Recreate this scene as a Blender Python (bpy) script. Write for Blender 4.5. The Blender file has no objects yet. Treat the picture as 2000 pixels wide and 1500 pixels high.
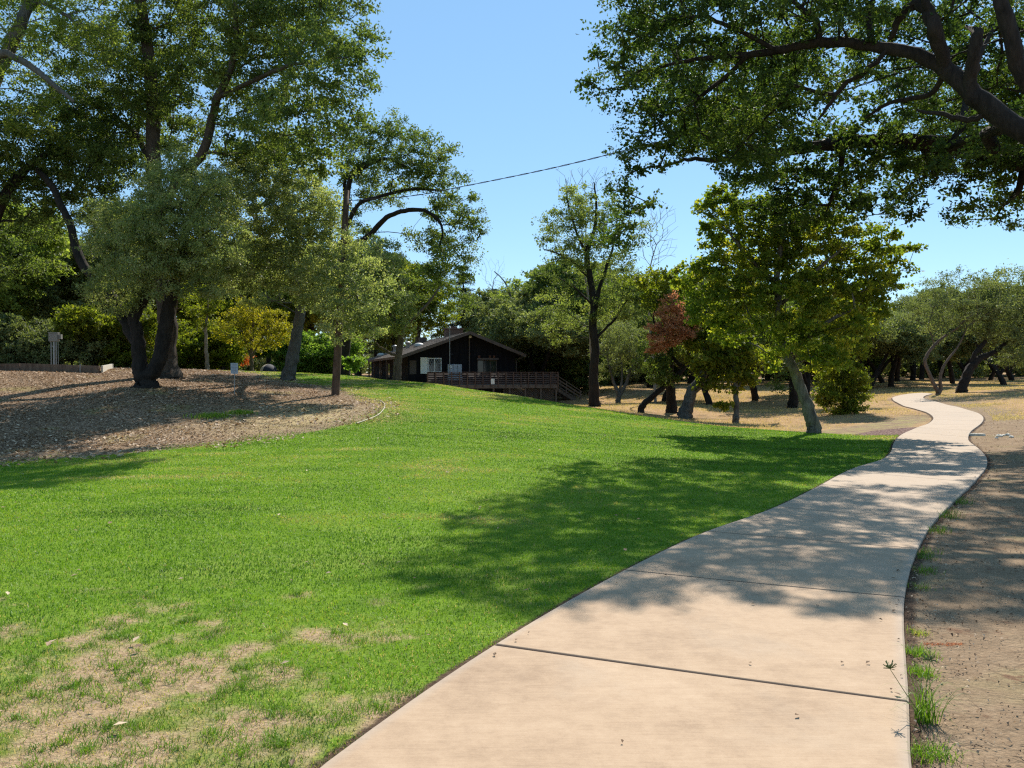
import bpy, bmesh, math, random
import numpy as np
from mathutils import Vector, Matrix

C = bpy.context.scene
COL = C.collection
R = math.radians

# ------------------------------------------------------------------ camera
FP = 1511.0                      # focal length in pixels of a 2000 px wide frame
CAM_Z = 1.55
PITCH = math.atan(20 / FP)       # looking very slightly down
cam_d = bpy.data.cameras.new('camera')
cam_d.sensor_width = 36.0
cam_d.lens = 36.0 * FP / 2000.0
cam_d.clip_start = 0.05
cam_d.clip_end = 3000
cam = bpy.data.objects.new('camera', cam_d)
COL.objects.link(cam)
cam.location = (0, 0, CAM_Z)
cam.rotation_euler = (R(90) - PITCH, 0, 0)
C.camera = cam

# ------------------------------------------------------------------ sky + sun
SUN_EL, SUN_AZ = R(46), R(17)    # azimuth: to the right of +Y
w = bpy.data.worlds.new('World')
C.world = w
w.use_nodes = True
wn = w.node_tree
sky = wn.nodes.new('ShaderNodeTexSky')
sky.sky_type = 'NISHITA'
sky.sun_disc = False
sky.sun_elevation = SUN_EL
sky.sun_rotation = SUN_AZ
sky.altitude = 100
sky.air_density = 1.0
sky.dust_density = 0.0
sky.ozone_density = 4.0
bg = wn.nodes['Background']
bg.inputs['Strength'].default_value = 0.10
smx = wn.nodes.new('ShaderNodeMix'); smx.data_type = 'RGBA'; smx.inputs[0].default_value = 0.45
wn.links.new(sky.outputs[0], smx.inputs[6]); smx.inputs[7].default_value = (2.1, 4.15, 6.0, 1)     # even summer haze in the clear sky
wn.links.new(smx.outputs[2], bg.inputs['Color'])
sd = bpy.data.lights.new('sun', 'SUN')
sd.energy = 4.6
sd.angle = R(0.53)
sd.color = (1.0, 0.94, 0.84)
sun = bpy.data.objects.new('sun', sd)
COL.objects.link(sun)
sdir = Vector((math.sin(SUN_AZ) * math.cos(SUN_EL), math.cos(SUN_AZ) * math.cos(SUN_EL), math.sin(SUN_EL)))
sun.rotation_euler = sdir.to_track_quat('Z', 'Y').to_euler()
sun.location = (0, 0, 60)
C.view_settings.view_transform = 'Standard'
C.view_settings.look = 'None'
C.view_settings.exposure = 0.70
C.view_settings.gamma = 1.0
C.render.engine = 'CYCLES'
C.cycles.max_bounces = 6
C.cycles.diffuse_bounces = 3
C.cycles.glossy_bounces = 2
C.cycles.transmission_bounces = 4
C.cycles.transparent_max_bounces = 4
C.cycles.use_denoising = False
C.cycles.filter_width = 1.25
C.cycles.volume_bounces = 0
C.cycles.sample_clamp_indirect = 3.0

# ------------------------------------------------------------------ helpers
def P(u, v, d):
    """point at depth d (metres along +Y) seen in direction (u, v)"""
    cx, cy = (u - 1000) / FP, (750 - v) / FP
    fy = math.cos(PITCH) + cy * math.sin(PITCH)
    fz = -math.sin(PITCH) + cy * math.cos(PITCH)
    t = d / fy
    return np.array([cx * t, d, CAM_Z + fz * t])

def vn(x, y, scale, seed):
    """smooth value noise 0..1"""
    x = np.asarray(x, float) / scale; y = np.asarray(y, float) / scale
    xi = np.floor(x).astype(np.int64); yi = np.floor(y).astype(np.int64)
    fx = x - xi; fy = y - yi
    fx = fx * fx * (3 - 2 * fx); fy = fy * fy * (3 - 2 * fy)
    def h(a, b):
        n = (a * 374761393 + b * 668265263 + seed * 1442695041) & 0xFFFFFFFF
        n = ((n ^ (n >> 13)) * 1274126177) & 0xFFFFFFFF
        n = n ^ (n >> 16)
        return (n & 0xFFFF) / 65535.0
    return (h(xi, yi) * (1 - fx) * (1 - fy) + h(xi + 1, yi) * fx * (1 - fy)
            + h(xi, yi + 1) * (1 - fx) * fy + h(xi + 1, yi + 1) * fx * fy)

def sstep(a, b, x):
    t = np.clip((x - a) / (b - a), 0, 1)
    return t * t * (3 - 2 * t)

def tag(o, label=None, cat=None, group=None, kind=None):
    if label: o['label'] = label
    if cat: o['category'] = cat
    if group: o['group'] = group
    if kind: o['kind'] = kind
    return o

def empty(name, loc, rz=0.0, label=None, cat=None, group=None):
    o = bpy.data.objects.new(name, None)
    COL.objects.link(o)
    o.location = [float(a) for a in loc]
    o.rotation_euler = (0, 0, rz)
    o.empty_display_size = 0.2
    return tag(o, label, cat, group)

def np_mesh(name, verts, faces, mat=None, parent=None, smooth=True, face_attr=None, vert_attr=None):
    verts = np.asarray(verts, np.float32); faces = np.asarray(faces, np.int32)
    me = bpy.data.meshes.new(name)
    nf, k = faces.shape
    me.vertices.add(len(verts)); me.vertices.foreach_set('co', verts.ravel())
    me.loops.add(nf * k); me.loops.foreach_set('vertex_index', faces.ravel())
    me.polygons.add(nf)
    me.polygons.foreach_set('loop_start', np.arange(0, nf * k, k, dtype=np.int32))
    me.polygons.foreach_set('loop_total', np.full(nf, k, np.int32))
    me.update(calc_edges=True)
    me.polygons.foreach_set('use_smooth', np.full(nf, smooth, bool))
    if face_attr is not None:
        for kx, a in face_attr.items():
            at = me.attributes.new(kx, 'FLOAT', 'FACE'); at.data.foreach_set('value', np.asarray(a, np.float32))
    if vert_attr is not None:
        for kx, a in vert_attr.items():
            at = me.attributes.new(kx, 'FLOAT', 'POINT'); at.data.foreach_set('value', np.asarray(a, np.float32))
    if mat: me.materials.append(mat)
    o = bpy.data.objects.new(name, me)
    COL.objects.link(o)
    if parent is not None: o.parent = parent
    return o

class MB:
    """collects shapes for one mesh object"""
    def __init__(s): s.v = []; s.f = []
    def add(s, vs, fs):
        b = len(s.v); s.v += [tuple(map(float, p)) for p in vs]; s.f += [tuple(b + i for i in f) for f in fs]
    def box(s, x0, x1, y0, y1, z0, z1):
        s.add([(x0,y0,z0),(x1,y0,z0),(x1,y1,z0),(x0,y1,z0),(x0,y0,z1),(x1,y0,z1),(x1,y1,z1),(x0,y1,z1)],
              [(0,3,2,1),(4,5,6,7),(0,1,5,4),(1,2,6,5),(2,3,7,6),(3,0,4,7)])
        return s
    def beam(s, a, b, w, h, up=(0, 0, 1)):
        a = Vector(a); b = Vector(b); t = (b - a).normalized(); u = Vector(up)
        sx = t.cross(u).normalized(); uu = sx.cross(t).normalized()
        vs = []
        for p in (a, b):
            for i, j in ((-1,-1),(1,-1),(1,1),(-1,1)):
                vs.append(p + sx * (w / 2 * i) + uu * (h / 2 * j))
        s.add(vs, [(0,3,2,1),(4,5,6,7),(0,1,5,4),(1,2,6,5),(2,3,7,6),(3,0,4,7)])
        return s
    def tube(s, pts, r, n=8, cap=True):
        pts = [Vector(p) for p in pts]; N = len(pts)
        rr = r if hasattr(r, '__len__') else [r] * N
        vs = []; fs = []
        for i, p in enumerate(pts):
            t = (pts[min(i + 1, N - 1)] - pts[max(i - 1, 0)]).normalized()
            ref = Vector((0.13, 0.97, 0.2)) if abs(t.y) < 0.9 else Vector((1, 0, 0.1))
            a = t.cross(ref).normalized(); b = t.cross(a)
            for k in range(n):
                q = 2 * math.pi * k / n
                vs.append(p + (a * math.cos(q) + b * math.sin(q)) * rr[i])
        for i in range(N - 1):
            for k in range(n):
                fs.append((i*n+k, i*n+(k+1)%n, (i+1)*n+(k+1)%n, (i+1)*n+k))
        if cap:
            fs.append(tuple(range(n))[::-1]); fs.append(tuple((N-1)*n + k for k in range(n)))
        s.add(vs, fs); return s
    def lathe(s, c, prof, n=16):
        """prof: list of (r, z) from bottom to top"""
        vs = []; fs = []
        for r_, z in prof:
            for k in range(n):
                q = 2*math.pi*k/n; vs.append((c[0]+r_*math.cos(q), c[1]+r_*math.sin(q), c[2]+z))
        for i in range(len(prof)-1):
            for k in range(n): fs.append((i*n+k, i*n+(k+1)%n, (i+1)*n+(k+1)%n, (i+1)*n+k))
        fs.append(tuple(range(n))[::-1]); fs.append(tuple((len(prof)-1)*n+k for k in range(n)))
        s.add(vs, fs); return s
    def build(s, name, mat=None, parent=None, smooth=False, bevel=0):
        me = bpy.data.meshes.new(name); me.from_pydata(s.v, [], s.f); me.update()
        if bevel:
            bm = bmesh.new(); bm.from_mesh(me)
            es = [e for e in bm.edges if len(e.link_faces) == 2 and e.calc_face_angle(0) > 0.6]
            bmesh.ops.bevel(bm, geom=es, offset=bevel, segments=2, affect='EDGES', clamp_overlap=True)
            bm.to_mesh(me); bm.free()
        if smooth:
            for p in me.polygons: p.use_smooth = True
        if mat: me.materials.append(mat)
        o = bpy.data.objects.new(name, me); COL.objects.link(o)
        if parent is not None: o.parent = parent
        return o

# ------------------------------------------------------------------ material helpers
class NT:
    def __init__(s, name):
        s.m = bpy.data.materials.new(name); s.m.use_nodes = True
        s.t = s.m.node_tree; s.b = s.t.nodes['Principled BSDF']; s.out = s.t.nodes['Material Output']
    def n(s, typ, **kw):
        nd = s.t.nodes.new(typ)
        for k, v in kw.items(): setattr(nd, k, v)
        return nd
    def set(s, sock, v):
        if isinstance(v, bpy.types.NodeSocket): s.t.links.new(v, sock)
        elif isinstance(v, tuple) and len(v) == 3 and sock.type == 'RGBA': sock.default_value = (*v, 1)
        else: sock.default_value = v
    def coord(s, scale=(1, 1, 1), rot=(0, 0, 0)):
        tc = s.n('ShaderNodeTexCoord'); mp = s.n('ShaderNodeMapping')
        s.t.links.new(tc.outputs['Object'], mp.inputs['Vector'])
        mp.inputs['Scale'].default_value = scale; mp.inputs['Rotation'].default_value = rot
        return mp.outputs[0]
    def noise(s, vec, scale, detail=4, rough=0.55, dist=0.0):
        nd = s.n('ShaderNodeTexNoise'); s.set(nd.inputs['Vector'], vec)
        nd.inputs['Scale'].default_value = scale; nd.inputs['Detail'].default_value = detail
        nd.inputs['Roughness'].default_value = rough; nd.inputs['Distortion'].default_value = dist
        return nd.outputs['Fac']
    def vor(s, vec, scale, feature='F1', out='Color'):
        nd = s.n('ShaderNodeTexVoronoi', feature=feature); s.set(nd.inputs['Vector'], vec)
        nd.inputs['Scale'].default_value = scale
        return nd.outputs[out]
    def ramp(s, fac, stops):
        nd = s.n('ShaderNodeValToRGB'); s.set(nd.inputs[0], fac)
        cr = nd.color_ramp
        while len(cr.elements) < len(stops): cr.elements.new(0.5)
        for e, (p, c) in zip(cr.elements, stops):
            e.position = p; e.color = (*c, 1) if len(c) == 3 else c
        return nd.outputs[0]
    def mix(s, f, a, b, blend='MIX'):
        nd = s.n('ShaderNodeMix', data_type='RGBA', blend_type=blend)
        s.set(nd.inputs[0], f); s.set(nd.inputs[6], a); s.set(nd.inputs[7], b)
        return nd.outputs[2]
    def math(s, op, a, b=0.0, clamp=False):
        nd = s.n('ShaderNodeMath', operation=op, use_clamp=clamp)
        s.set(nd.inputs[0], a); s.set(nd.inputs[1], b)
        return nd.outputs[0]
    def mrange(s, v, a, b, c=0.0, d=1.0, smooth=True):
        nd = s.n('ShaderNodeMapRange', interpolation_type='SMOOTHSTEP' if smooth else 'LINEAR')
        s.set(nd.inputs[0], v)
        for i, q in zip((1, 2, 3, 4), (a, b, c, d)): nd.inputs[i].default_value = q
        return nd.outputs[0]
    def attr(s, name):
        nd = s.n('ShaderNodeAttribute', attribute_name=name); return nd.outputs['Fac']
    def bump(s, h, strength=0.5, dist=0.02, base=None):
        nd = s.n('ShaderNodeBump'); s.set(nd.inputs['Height'], h)
        nd.inputs['Strength'].default_value = strength; nd.inputs['Distance'].default_value = dist
        s.t.links.new(nd.outputs[0], (base or s.b).inputs['Normal'])
        return nd.outputs[0]

def flat_mat(name, c, rough=0.6, metal=0.0, var=0.15, scale=8.0, bump=0.0):
    t = NT(name); v = t.coord()
    f = t.noise(v, scale, 5)
    t.set(t.b.inputs['Base Color'], t.ramp(f, [(0.25, tuple(x * (1 - var) for x in c)), (0.75, tuple(min(1, x * (1 + var)) for x in c))]))
    t.b.inputs['Roughness'].default_value = rough; t.b.inputs['Metallic'].default_value = metal
    if bump: t.bump(t.noise(v, scale * 4, 4), bump, 0.01)
    return t.m

def leaf_mat(name, c0, c1, c2, trans=0.45, tcol=1.75, rough=0.6, tint=(1.12, 1.2, 0.5)):
    t = NT(name)
    col = t.ramp(t.attr('var'), [(0.0, c0), (0.55, c1), (1.0, c2)])
    t.set(t.b.inputs['Base Color'], col)
    t.b.inputs['Roughness'].default_value = rough
    t.b.inputs['Specular IOR Level'].default_value = 0.22
    tr = t.n('ShaderNodeBsdfTranslucent')
    tc = t.mix(1.0, col, tuple(tcol * x for x in tint), 'MULTIPLY')
    t.set(tr.inputs['Color'], tc)
    mx = t.n('ShaderNodeMixShader'); mx.inputs[0].default_value = trans
    t.t.links.new(t.b.outputs[0], mx.inputs[1]); t.t.links.new(tr.outputs[0], mx.inputs[2])
    t.t.links.new(mx.outputs[0], t.out.inputs[0])
    return t.m

def bark_mat(name, c0, c1, scale=6.0, bump=0.8):
    t = NT(name); v = t.coord((1, 1, 0.22))
    f = t.noise(v, scale * 2.2, 6, 0.7, 0.6)
    g = t.noise(t.coord(), 2.0, 3)
    f2 = t.math('ADD', t.math('MULTIPLY', f, 0.7), t.math('MULTIPLY', g, 0.3))
    t.set(t.b.inputs['Base Color'], t.ramp(f2, [(0.35, c0), (0.62, c1)]))
    t.b.inputs['Roughness'].default_value = 0.9
    t.b.inputs['Specular IOR Level'].default_value = 0.2
    t.bump(f, bump, 0.04)
    return t.m

M = {}
M['oak_leaf'] = leaf_mat('oak leaves', (0.041, 0.061, 0.021), (0.093, 0.129, 0.034), (0.207, 0.223, 0.065), 0.42)
M['grey_leaf'] = leaf_mat('grey-green oak leaves', (0.109, 0.137, 0.057), (0.218, 0.250, 0.106), (0.486, 0.464, 0.250), 0.46, 1.5, 0.45)  # grey-green, pale end brightened to carry the sparkle of backlit leaves
M['over_leaf'] = leaf_mat('valley oak leaves', (0.024, 0.040, 0.012), (0.048, 0.080, 0.019), (0.119, 0.142, 0.032), 0.42)
M['yellow_leaf'] = leaf_mat('turning sycamore leaves', (0.068, 0.101, 0.014), (0.142, 0.180, 0.022), (0.433, 0.374, 0.055), 0.5, 1.7)
M['green_leaf'] = leaf_mat('green leaves', (0.061, 0.079, 0.011), (0.121, 0.145, 0.018), (0.261, 0.237, 0.027), 0.5)
M['bright_leaf'] = leaf_mat('bright green leaves', (0.06, 0.11, 0.02), (0.13, 0.2, 0.04), (0.25, 0.32, 0.08), 0.5)
M['gold_leaf'] = leaf_mat('golden leaves', (0.100, 0.103, 0.015), (0.220, 0.196, 0.020), (0.420, 0.310, 0.030), 0.5)
M['red_leaf'] = leaf_mat('dead brown leaves', (0.260, 0.106, 0.050), (0.468, 0.213, 0.110), (0.650, 0.338, 0.187), 0.4, 1.3, 0.7, (1.1, .95, .8))
M['rust_leaf'] = leaf_mat('rust red leaves', (0.25, 0.06, 0.015), (0.45, 0.13, 0.03), (0.5, 0.22, 0.05), 0.45, 1.4, 0.6, (1.2, 0.9, 0.7))
M['olive_leaf'] = leaf_mat('olive grey leaves', (0.080, 0.103, 0.044), (0.171, 0.196, 0.083), (0.301, 0.316, 0.138), 0.38, 1.3)  # olive grey, lightened so the colour carries the far grove's haze
M['conifer_leaf'] = leaf_mat('conifer needles', (0.016, 0.034, 0.020), (0.033, 0.060, 0.033), (0.065, 0.096, 0.050), 0.15, 1.0, 0.6)
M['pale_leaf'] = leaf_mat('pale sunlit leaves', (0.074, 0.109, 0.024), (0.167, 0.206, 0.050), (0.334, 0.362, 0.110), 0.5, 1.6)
M['airy_leaf'] = leaf_mat('airy pale green leaves', (.07, .095, .03), (.14, .17, .055), (.26, .28, .10), .5, 1.6)
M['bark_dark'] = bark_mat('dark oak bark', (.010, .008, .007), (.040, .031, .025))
M['bark_brown'] = bark_mat('brown bark', (0.06, 0.042, 0.03), (0.18, 0.13, 0.095))
M['bark_pale'] = bark_mat('pale bark', (0.12, 0.095, 0.07), (0.34, 0.28, 0.22))
M['bark_grey'] = bark_mat('grey bark', (0.045, 0.042, 0.038), (0.15, 0.14, 0.125))
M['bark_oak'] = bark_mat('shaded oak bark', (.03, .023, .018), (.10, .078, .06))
M['bark_syc'] = bark_mat('mottled sycamore bark', (.04, .035, .028), (.19, .17, .135), 3.0)
M['twig'] = flat_mat('bare twigs', (0.22, 0.19, 0.16), 0.9)

# ------------------------------------------------------------------ terrain heights
def PZ(u, v, d):
    p = P(u, v, d); return (p[0], p[1], p[2])
ctrl = [(-5, 0, 0.02), (0, 0, 0), (5, 0, 0), (-6, -10, .3), (6, -10, .3), (0, -40, .5), (60, -30, .5), (-60, -30, .6),
        (0, 3.3, -.13), (2, 3.3, -.13), (-2, 3.3, -.12), (-4.3, 6.5, -.16), (1, 7, -.28), (3.5, 8.5, -.34), (6, 9, -.34), (4.5, 11, -.43),
        (3.6, 4.5, -.16), (8, 6, -.15), (9, 14, -.3), (12, 10, -.1)]
ctrl += [PZ(*q) for q in [
    (0, 960, 13.2), (0, 905, 17.5), (0, 850, 21.5), (0, 790, 26), (0, 745, 30.5), (0, 723, 34), (-400, 905, 17), (-500, 740, 31),
    (200, 731, 33), (285, 757, 28.5), (285, 850, 21.5), (285, 890, 18), (458, 770, 30), (563, 742, 40), (655, 771, 32),
    (560, 850, 21.5), (745, 800, 26), (400, 723, 44), (600, 728, 48), (700, 733.5, 47), (150, 721, 36),
    (850, 747, 42), (1000, 770, 38), (1150, 795, 34), (1300, 816, 31), (1450, 839, 28.5), (1600, 849, 26.5),
    (900, 850, 20), (1000, 900, 15.5), (1100, 850, 22), (1300, 850, 24.5), (1000, 1050, 9.0), (600, 1050, 8.7), (300, 1050, 8.4),
    (1450, 870, 22), (700, 930, 14.4), (850, 790, 29), (1000, 810, 27),
    (1280, 1150, 6.5), (1660, 1010, 10.7), (1750, 930, 15.6), (1820, 880, 20.5), (1820, 850, 25.5), (1870, 820, 32), (1840, 795, 41), (1775, 777, 50), (1815, 766, 58),
    (1300, 790, 46), (1300, 762, 65), (1300, 745, 88), (1450, 832, 36), (1450, 800, 46), (1450, 770, 62), (1450, 747, 85),
    (1600, 832, 33), (1640, 808, 37), (1700, 830, 31), (1600, 770, 62), (1700, 746, 88), (1850, 740, 110), (1980, 735, 112),
    (2000, 758, 52), (1980, 790, 38), (1960, 850, 24), (2000, 900, 17.5), (1200, 787, 50), (1200, 752, 80), (1750, 763, 62), (1900, 752, 70)]]
ctrl += [(-4.6, 52, .1), (0, 50, -.8), (3, 53, -1.0), (-1.5, 57, -.9), (3.5, 60, -1.0), (6, 54, -.8), (3.4, 40, -.25), (6.3, 36, -.5), (8.7, 31.5, -.72), (-6, 62, -.2), (-9, 57, .7), (-10.5, 64, .8), (-15, 75, 1.1),
         (0, 70, -.3), (8, 62, -.5), (-24, 62, 1.7), (-40, 50, 1.9), (-30, 90, 1.6), (0, 110, 1.0), (-80, 120, 2.0), (60, 130, 1.4), (120, 120, 2.0),
         (0, 250, 1.6), (-200, 250, 2.5), (200, 250, 2.2), (0, 700, 2), (-600, 600, 3), (600, 600, 3), (50, 40, 1.2), (40, 20, .8), (25, 10, .4), (-30, 15, .4), (-40, 30, 1.6)]
ctrl = np.array(ctrl, float)
def _fit():
    X = ctrl[:, :2]; n = len(X)
    r = np.linalg.norm(X[:, None] - X[None], axis=2)
    A = np.zeros((n + 3, n + 3)); A[:n, :n] = r + np.eye(n) * -0.35
    A[:n, n] = 1; A[:n, n + 1:] = X; A[n, :n] = 1; A[n + 1:, :n] = X.T
    b = np.zeros(n + 3); b[:n] = ctrl[:, 2]
    return np.linalg.solve(A, b)
_w = _fit()
def H(x, y):
    x = np.atleast_1d(np.asarray(x, float)); y = np.atleast_1d(np.asarray(y, float))
    sh = x.shape; x = x.ravel(); y = y.ravel(); n = len(ctrl)
    out = np.empty(len(x))
    for i in range(0, len(x), 40000):
        xs = x[i:i+40000]; ys = y[i:i+40000]
        r = np.sqrt((xs[:, None] - ctrl[None, :, 0]) ** 2 + (ys[:, None] - ctrl[None, :, 1]) ** 2 + 0.8)
        out[i:i+40000] = r @ _w[:n] + _w[n] + _w[n+1] * xs + _w[n+2] * ys
    out += (vn(x, y, 3.1, 5) - .5) * .05 * sstep(12, 30, y)
    return out.reshape(sh)
def Hs(x, y): return float(H(x, y)[0])
_hx = np.arange(-70, 80.01, .3); _hy = np.arange(-12, 120.01, .3)
_hg = H(*[a_.ravel() for a_ in np.meshgrid(_hx, _hy)]).reshape(len(_hy), len(_hx))
def HF(x, y):
    fx = np.clip((x + 70) / .3, 0, len(_hx) - 1.001); fy = np.clip((y + 12) / .3, 0, len(_hy) - 1.001)
    i = fx.astype(int); j = fy.astype(int); a = fx - i; b_ = fy - j
    return (_hg[j, i] * (1 - a) + _hg[j, i + 1] * a) * (1 - b_) + (_hg[j + 1, i] * (1 - a) + _hg[j + 1, i + 1] * a) * b_
_ds = np.geomspace(1.5, 260, 1500)
def G(u, v):
    """ground point seen at pixel (u, v)"""
    p1 = P(u, v, 1.0) - np.array([0, 0, CAM_Z])
    x = p1[0] * _ds; z = CAM_Z + p1[2] * _ds
    h = H(x, _ds); k = np.where(z < h)[0]
    i = k[0] if len(k) else len(_ds) - 1
    return np.array([x[i], _ds[i], h[i]])
def at_ground(u, d):
    x = (u - 1000) / FP * d
    return np.array([x, d, Hs(x, d)])

# ------------------------------------------------------------------ path edges
LP = [(500, 1640), (640, 1500), (965, 1270), (1215, 1123), (1370, 1047), (1500, 1001), (1600, 952), (1665, 918), (1722, 900), (1740, 884), (1746, 866), (1762, 850),
      (1788, 838), (1814, 828), (1823, 818), (1812, 808), (1785, 799), (1757, 790), (1744, 782), (1746, 776), (1768, 771), (1800, 768)]
RP = [(1800, 1640), (1779, 1500), (1775, 1385), (1766, 1178), (1790, 1083), (1823, 1025), (1868, 978), (1905, 942), (1926, 915), (1926, 895), (1910, 877), (1892, 862),
      (1896, 845), (1915, 830), (1921, 820), (1915, 811), (1890, 802), (1855, 793), (1822, 784), (1804, 778.5), (1808, 773.5), (1822, 770)]
def catmull(pts, m):
    pts = [np.array(p, float) for p in pts]; out = []
    for i in range(len(pts) - 1):
        p0 = pts[max(i-1, 0)]; p1 = pts[i]; p2 = pts[i+1]; p3 = pts[min(i+2, len(pts)-1)]
        for k in range(m):
            t = k / m
            out.append(.5 * ((2*p1) + (-p0+p2)*t + (2*p0-5*p1+4*p2-p3)*t*t + (-p0+3*p1-3*p2+p3)*t**3))
    out.append(pts[-1]); return np.array(out)
LG = catmull([G(*q)[:2] for q in LP], 8)
RG = catmull([G(*q)[:2] for q in RP], 8)
_l0 = LG[0] + (LG[0] - LG[8]) * 2.2; _r0 = RG[0] + (RG[0] - RG[8]) * 2.0
_l0 = np.array([-2.6, 0.3]); _r0 = np.array([-.6, -.6])
PL = np.vstack([catmull([(-5.4, -5.0), (-4.0, -2.0), (-2.75, .2), LG[0]], 8)[:-1], LG])
PR = np.vstack([catmull([(-3.3, -6.3), (-1.7, -3.2), (-.2, -.9), RG[0]], 8)[:-1], RG])
path_poly = np.vstack([PL, PR[::-1]])

def sdf(poly, x, y):
    """signed distance, positive inside"""
    poly = np.asarray(poly, float)[:, :2]; n = len(poly)
    d = np.full(x.shape, 1e9); ins = np.zeros(x.shape, bool)
    for i in range(n):
        a = poly[i]; b = poly[(i + 1) % n]; e = b - a
        L2 = max(e @ e, 1e-12)
        t = np.clip(((x - a[0]) * e[0] + (y - a[1]) * e[1]) / L2, 0, 1)
        d = np.minimum(d, np.hypot(x - a[0] - t * e[0], y - a[1] - t * e[1]))
        if a[1] != b[1]:
            c = ((a[1] > y) != (b[1] > y)) & (x < (b[0] - a[0]) * (y - a[1]) / (b[1] - a[1]) + a[0])
            ins ^= c
    return np.where(ins, d, -d)

mulch_edge = [G(*q)[:2] for q in [(-420, 935), (-200, 920), (0, 905), (150, 893), (300, 881), (430, 868), (560, 852), (650, 836), (715, 819), (748, 799), (738, 783), (690, 769), (640, 755), (570, 747)]]
mulch_poly = mulch_edge + [at_ground(500, 43)[:2], at_ground(400, 46)[:2], at_ground(0, 50)[:2], (-45, 48), (-45, 16)]
# lawn: left of the path, up to the crest and just over it
crest = [at_ground(u, d)[:2] for u, d in [(1757, 25.8), (1690, 26.0), (1600, 27.3), (1450, 30), (1300, 33), (1150, 37), (1000, 43), (900, 50), (800, 56), (720, 62), (600, 66), (400, 60)]]
iL = int(np.argmin(np.hypot(PL[:, 0] - crest[0][0], PL[:, 1] - crest[0][1])))
lawn_poly = list((PL[:iL + 1] + PR[:iL + 1]) / 2) + crest + [(-60, 60), (-60, -20), (-8, -12)]
dirt_poly = list(((PL + PR) / 2)[:]) + [at_ground(1830, 60)[:2], at_ground(1890, 45)[:2], at_ground(1990, 33)[:2], at_ground(2100, 27)[:2], (30, 22), (30, -20), (-4, -12)]
bark_poly = [G(*q)[:2] for q in [(1655, 851), (1700, 842), (1760, 836), (1800, 834), (1780, 844), (1762, 851.5)]]
leftdirt_poly = [G(*q)[:2] for q in [(1540, 846), (1620, 838), (1700, 826), (1760, 812), (1810, 812), (1822, 818), (1780, 840), (1740, 852), (1600, 852)]]

def dryness(x, y):
    n = .55 * vn(x, y, .34, 11) + .3 * vn(x, y, .13, 12) + .15 * vn(x, y, .05, 13)
    thr = .38 + .34 * sstep(3.7, 6.0, y + .10 * (x + 1.5)) + .12 * sstep(-1.2, -.2, x)
    d = sstep(-.10, .16, n - thr)
    e = np.exp(-((y - 3.3) / 2.0) ** 2)
    return d * sstep(7.5, 5.5, y)
def yellowness(x, y):
    """tired, yellowish turf near the mulch edge and on the crest"""
    n = vn(x, y, 1.6, 21) * .6 + vn(x, y, .5, 22) * .4
    m = -sdf(mulch_poly, x, y)
    a = sstep(2.2, 0, m) * sstep(20, 26, y)
    b = sstep(.45, .7, n) * sstep(30, 38, y) * .7
    c = sstep(.55, .8, vn(x, y, 1.2, 24)) * sstep(8.0, 4.5, y) * .5
    return np.clip(np.maximum(np.maximum(a * sstep(.3, .6, n + .15), b), c), 0, 1)

# ------------------------------------------------------------------ ground sheet
def spaced(lo, hi, c, fine, g, n=999):
    out = [c]; s = fine; x = c
    while x < hi: x += s; s *= g; out.append(x)
    s = fine; x = c
    while x > lo: x -= s; s *= g; out.insert(0, x)
    return np.array(out)
gx = spaced(-900, 900, 0.3, .035, 1.020)
gy = spaced(-60, 1200, 3.6, .03, 1.017)
GX, GY = np.meshgrid(gx, gy)
xx = GX.ravel(); yy = GY.ravel()
zz = H(xx, yy)
near = (np.hypot(xx, yy) < 60)
aL = np.full(len(xx), -5.0); aM = aL.copy(); aD = aL.copy(); aP = aL.copy(); aB = aL.copy(); aLD = aL.copy()
nx = xx[near]; ny = yy[near]
aL[near] = sdf(lawn_poly, nx, ny); aM[near] = sdf(mulch_poly, nx, ny); aD[near] = sdf(dirt_poly, nx, ny)
aP[near] = sdf(path_poly, nx, ny); aB[near] = sdf(bark_poly, nx, ny); aLD[near] = sdf(leftdirt_poly, nx, ny)
aDry = np.zeros(len(xx)); aDry[near] = dryness(nx, ny)
aYel = np.zeros(len(xx)); aYel[near] = yellowness(nx, ny)
pS = G(640, 815); aS = np.exp(-(((xx - pS[0]) / 3.2) ** 2 + ((yy - pS[1]) / 3.6) ** 2)) * .95
zz = zz - np.where(aP > 0.03, .03, 0)
W = len(gx); Hh = len(gy)
ii = (np.arange(Hh - 1)[:, None] * W + np.arange(W - 1)[None]).ravel()
gf = np.stack([ii, ii + 1, ii + W + 1, ii + W], 1)

t = NT('ground')
v = t.coord()
wob = t.math('MULTIPLY', t.math('SUBTRACT', t.noise(v, 1.2, 5, .65), .5), 1.3)
wobf = t.math('MULTIPLY', t.math('SUBTRACT', t.noise(v, 14, 3, .6), .5), .25)
n_big = t.noise(v, .35, 4); n_mid = t.noise(v, 2.2, 5); n_fine = t.noise(v, 38, 5, .7)
streak = t.noise(t.coord((6, 30, 6)), 2.0, 4, .7)
# lawn
lawn = t.ramp(t.math('ADD', t.math('MULTIPLY', n_mid, .45), t.math('MULTIPLY', streak, .55)), [(.3, (.065, .13, .010)), (.5, (.125, .215, .016)), (.72, (.19, .28, .028))])
straw = t.ramp(n_fine, [(.3, (.20, .13, .07)), (.55, (.38, .27, .16)), (.75, (.50, .38, .24))])
yel = t.ramp(n_fine, [(.3, (.13, .13, .03)), (.7, (.30, .25, .08))])
lawn = t.mix(t.mrange(t.noise(t.coord((.6, 2.0, 1)), .9, 4), .45, .7, 0, .45), lawn, (.23, .30, .05))
lawn = t.mix(t.math('MULTIPLY', t.attr('yellow'), .8), lawn, yel)
lawn = t.mix(t.attr('dry'), lawn, straw)
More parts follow.
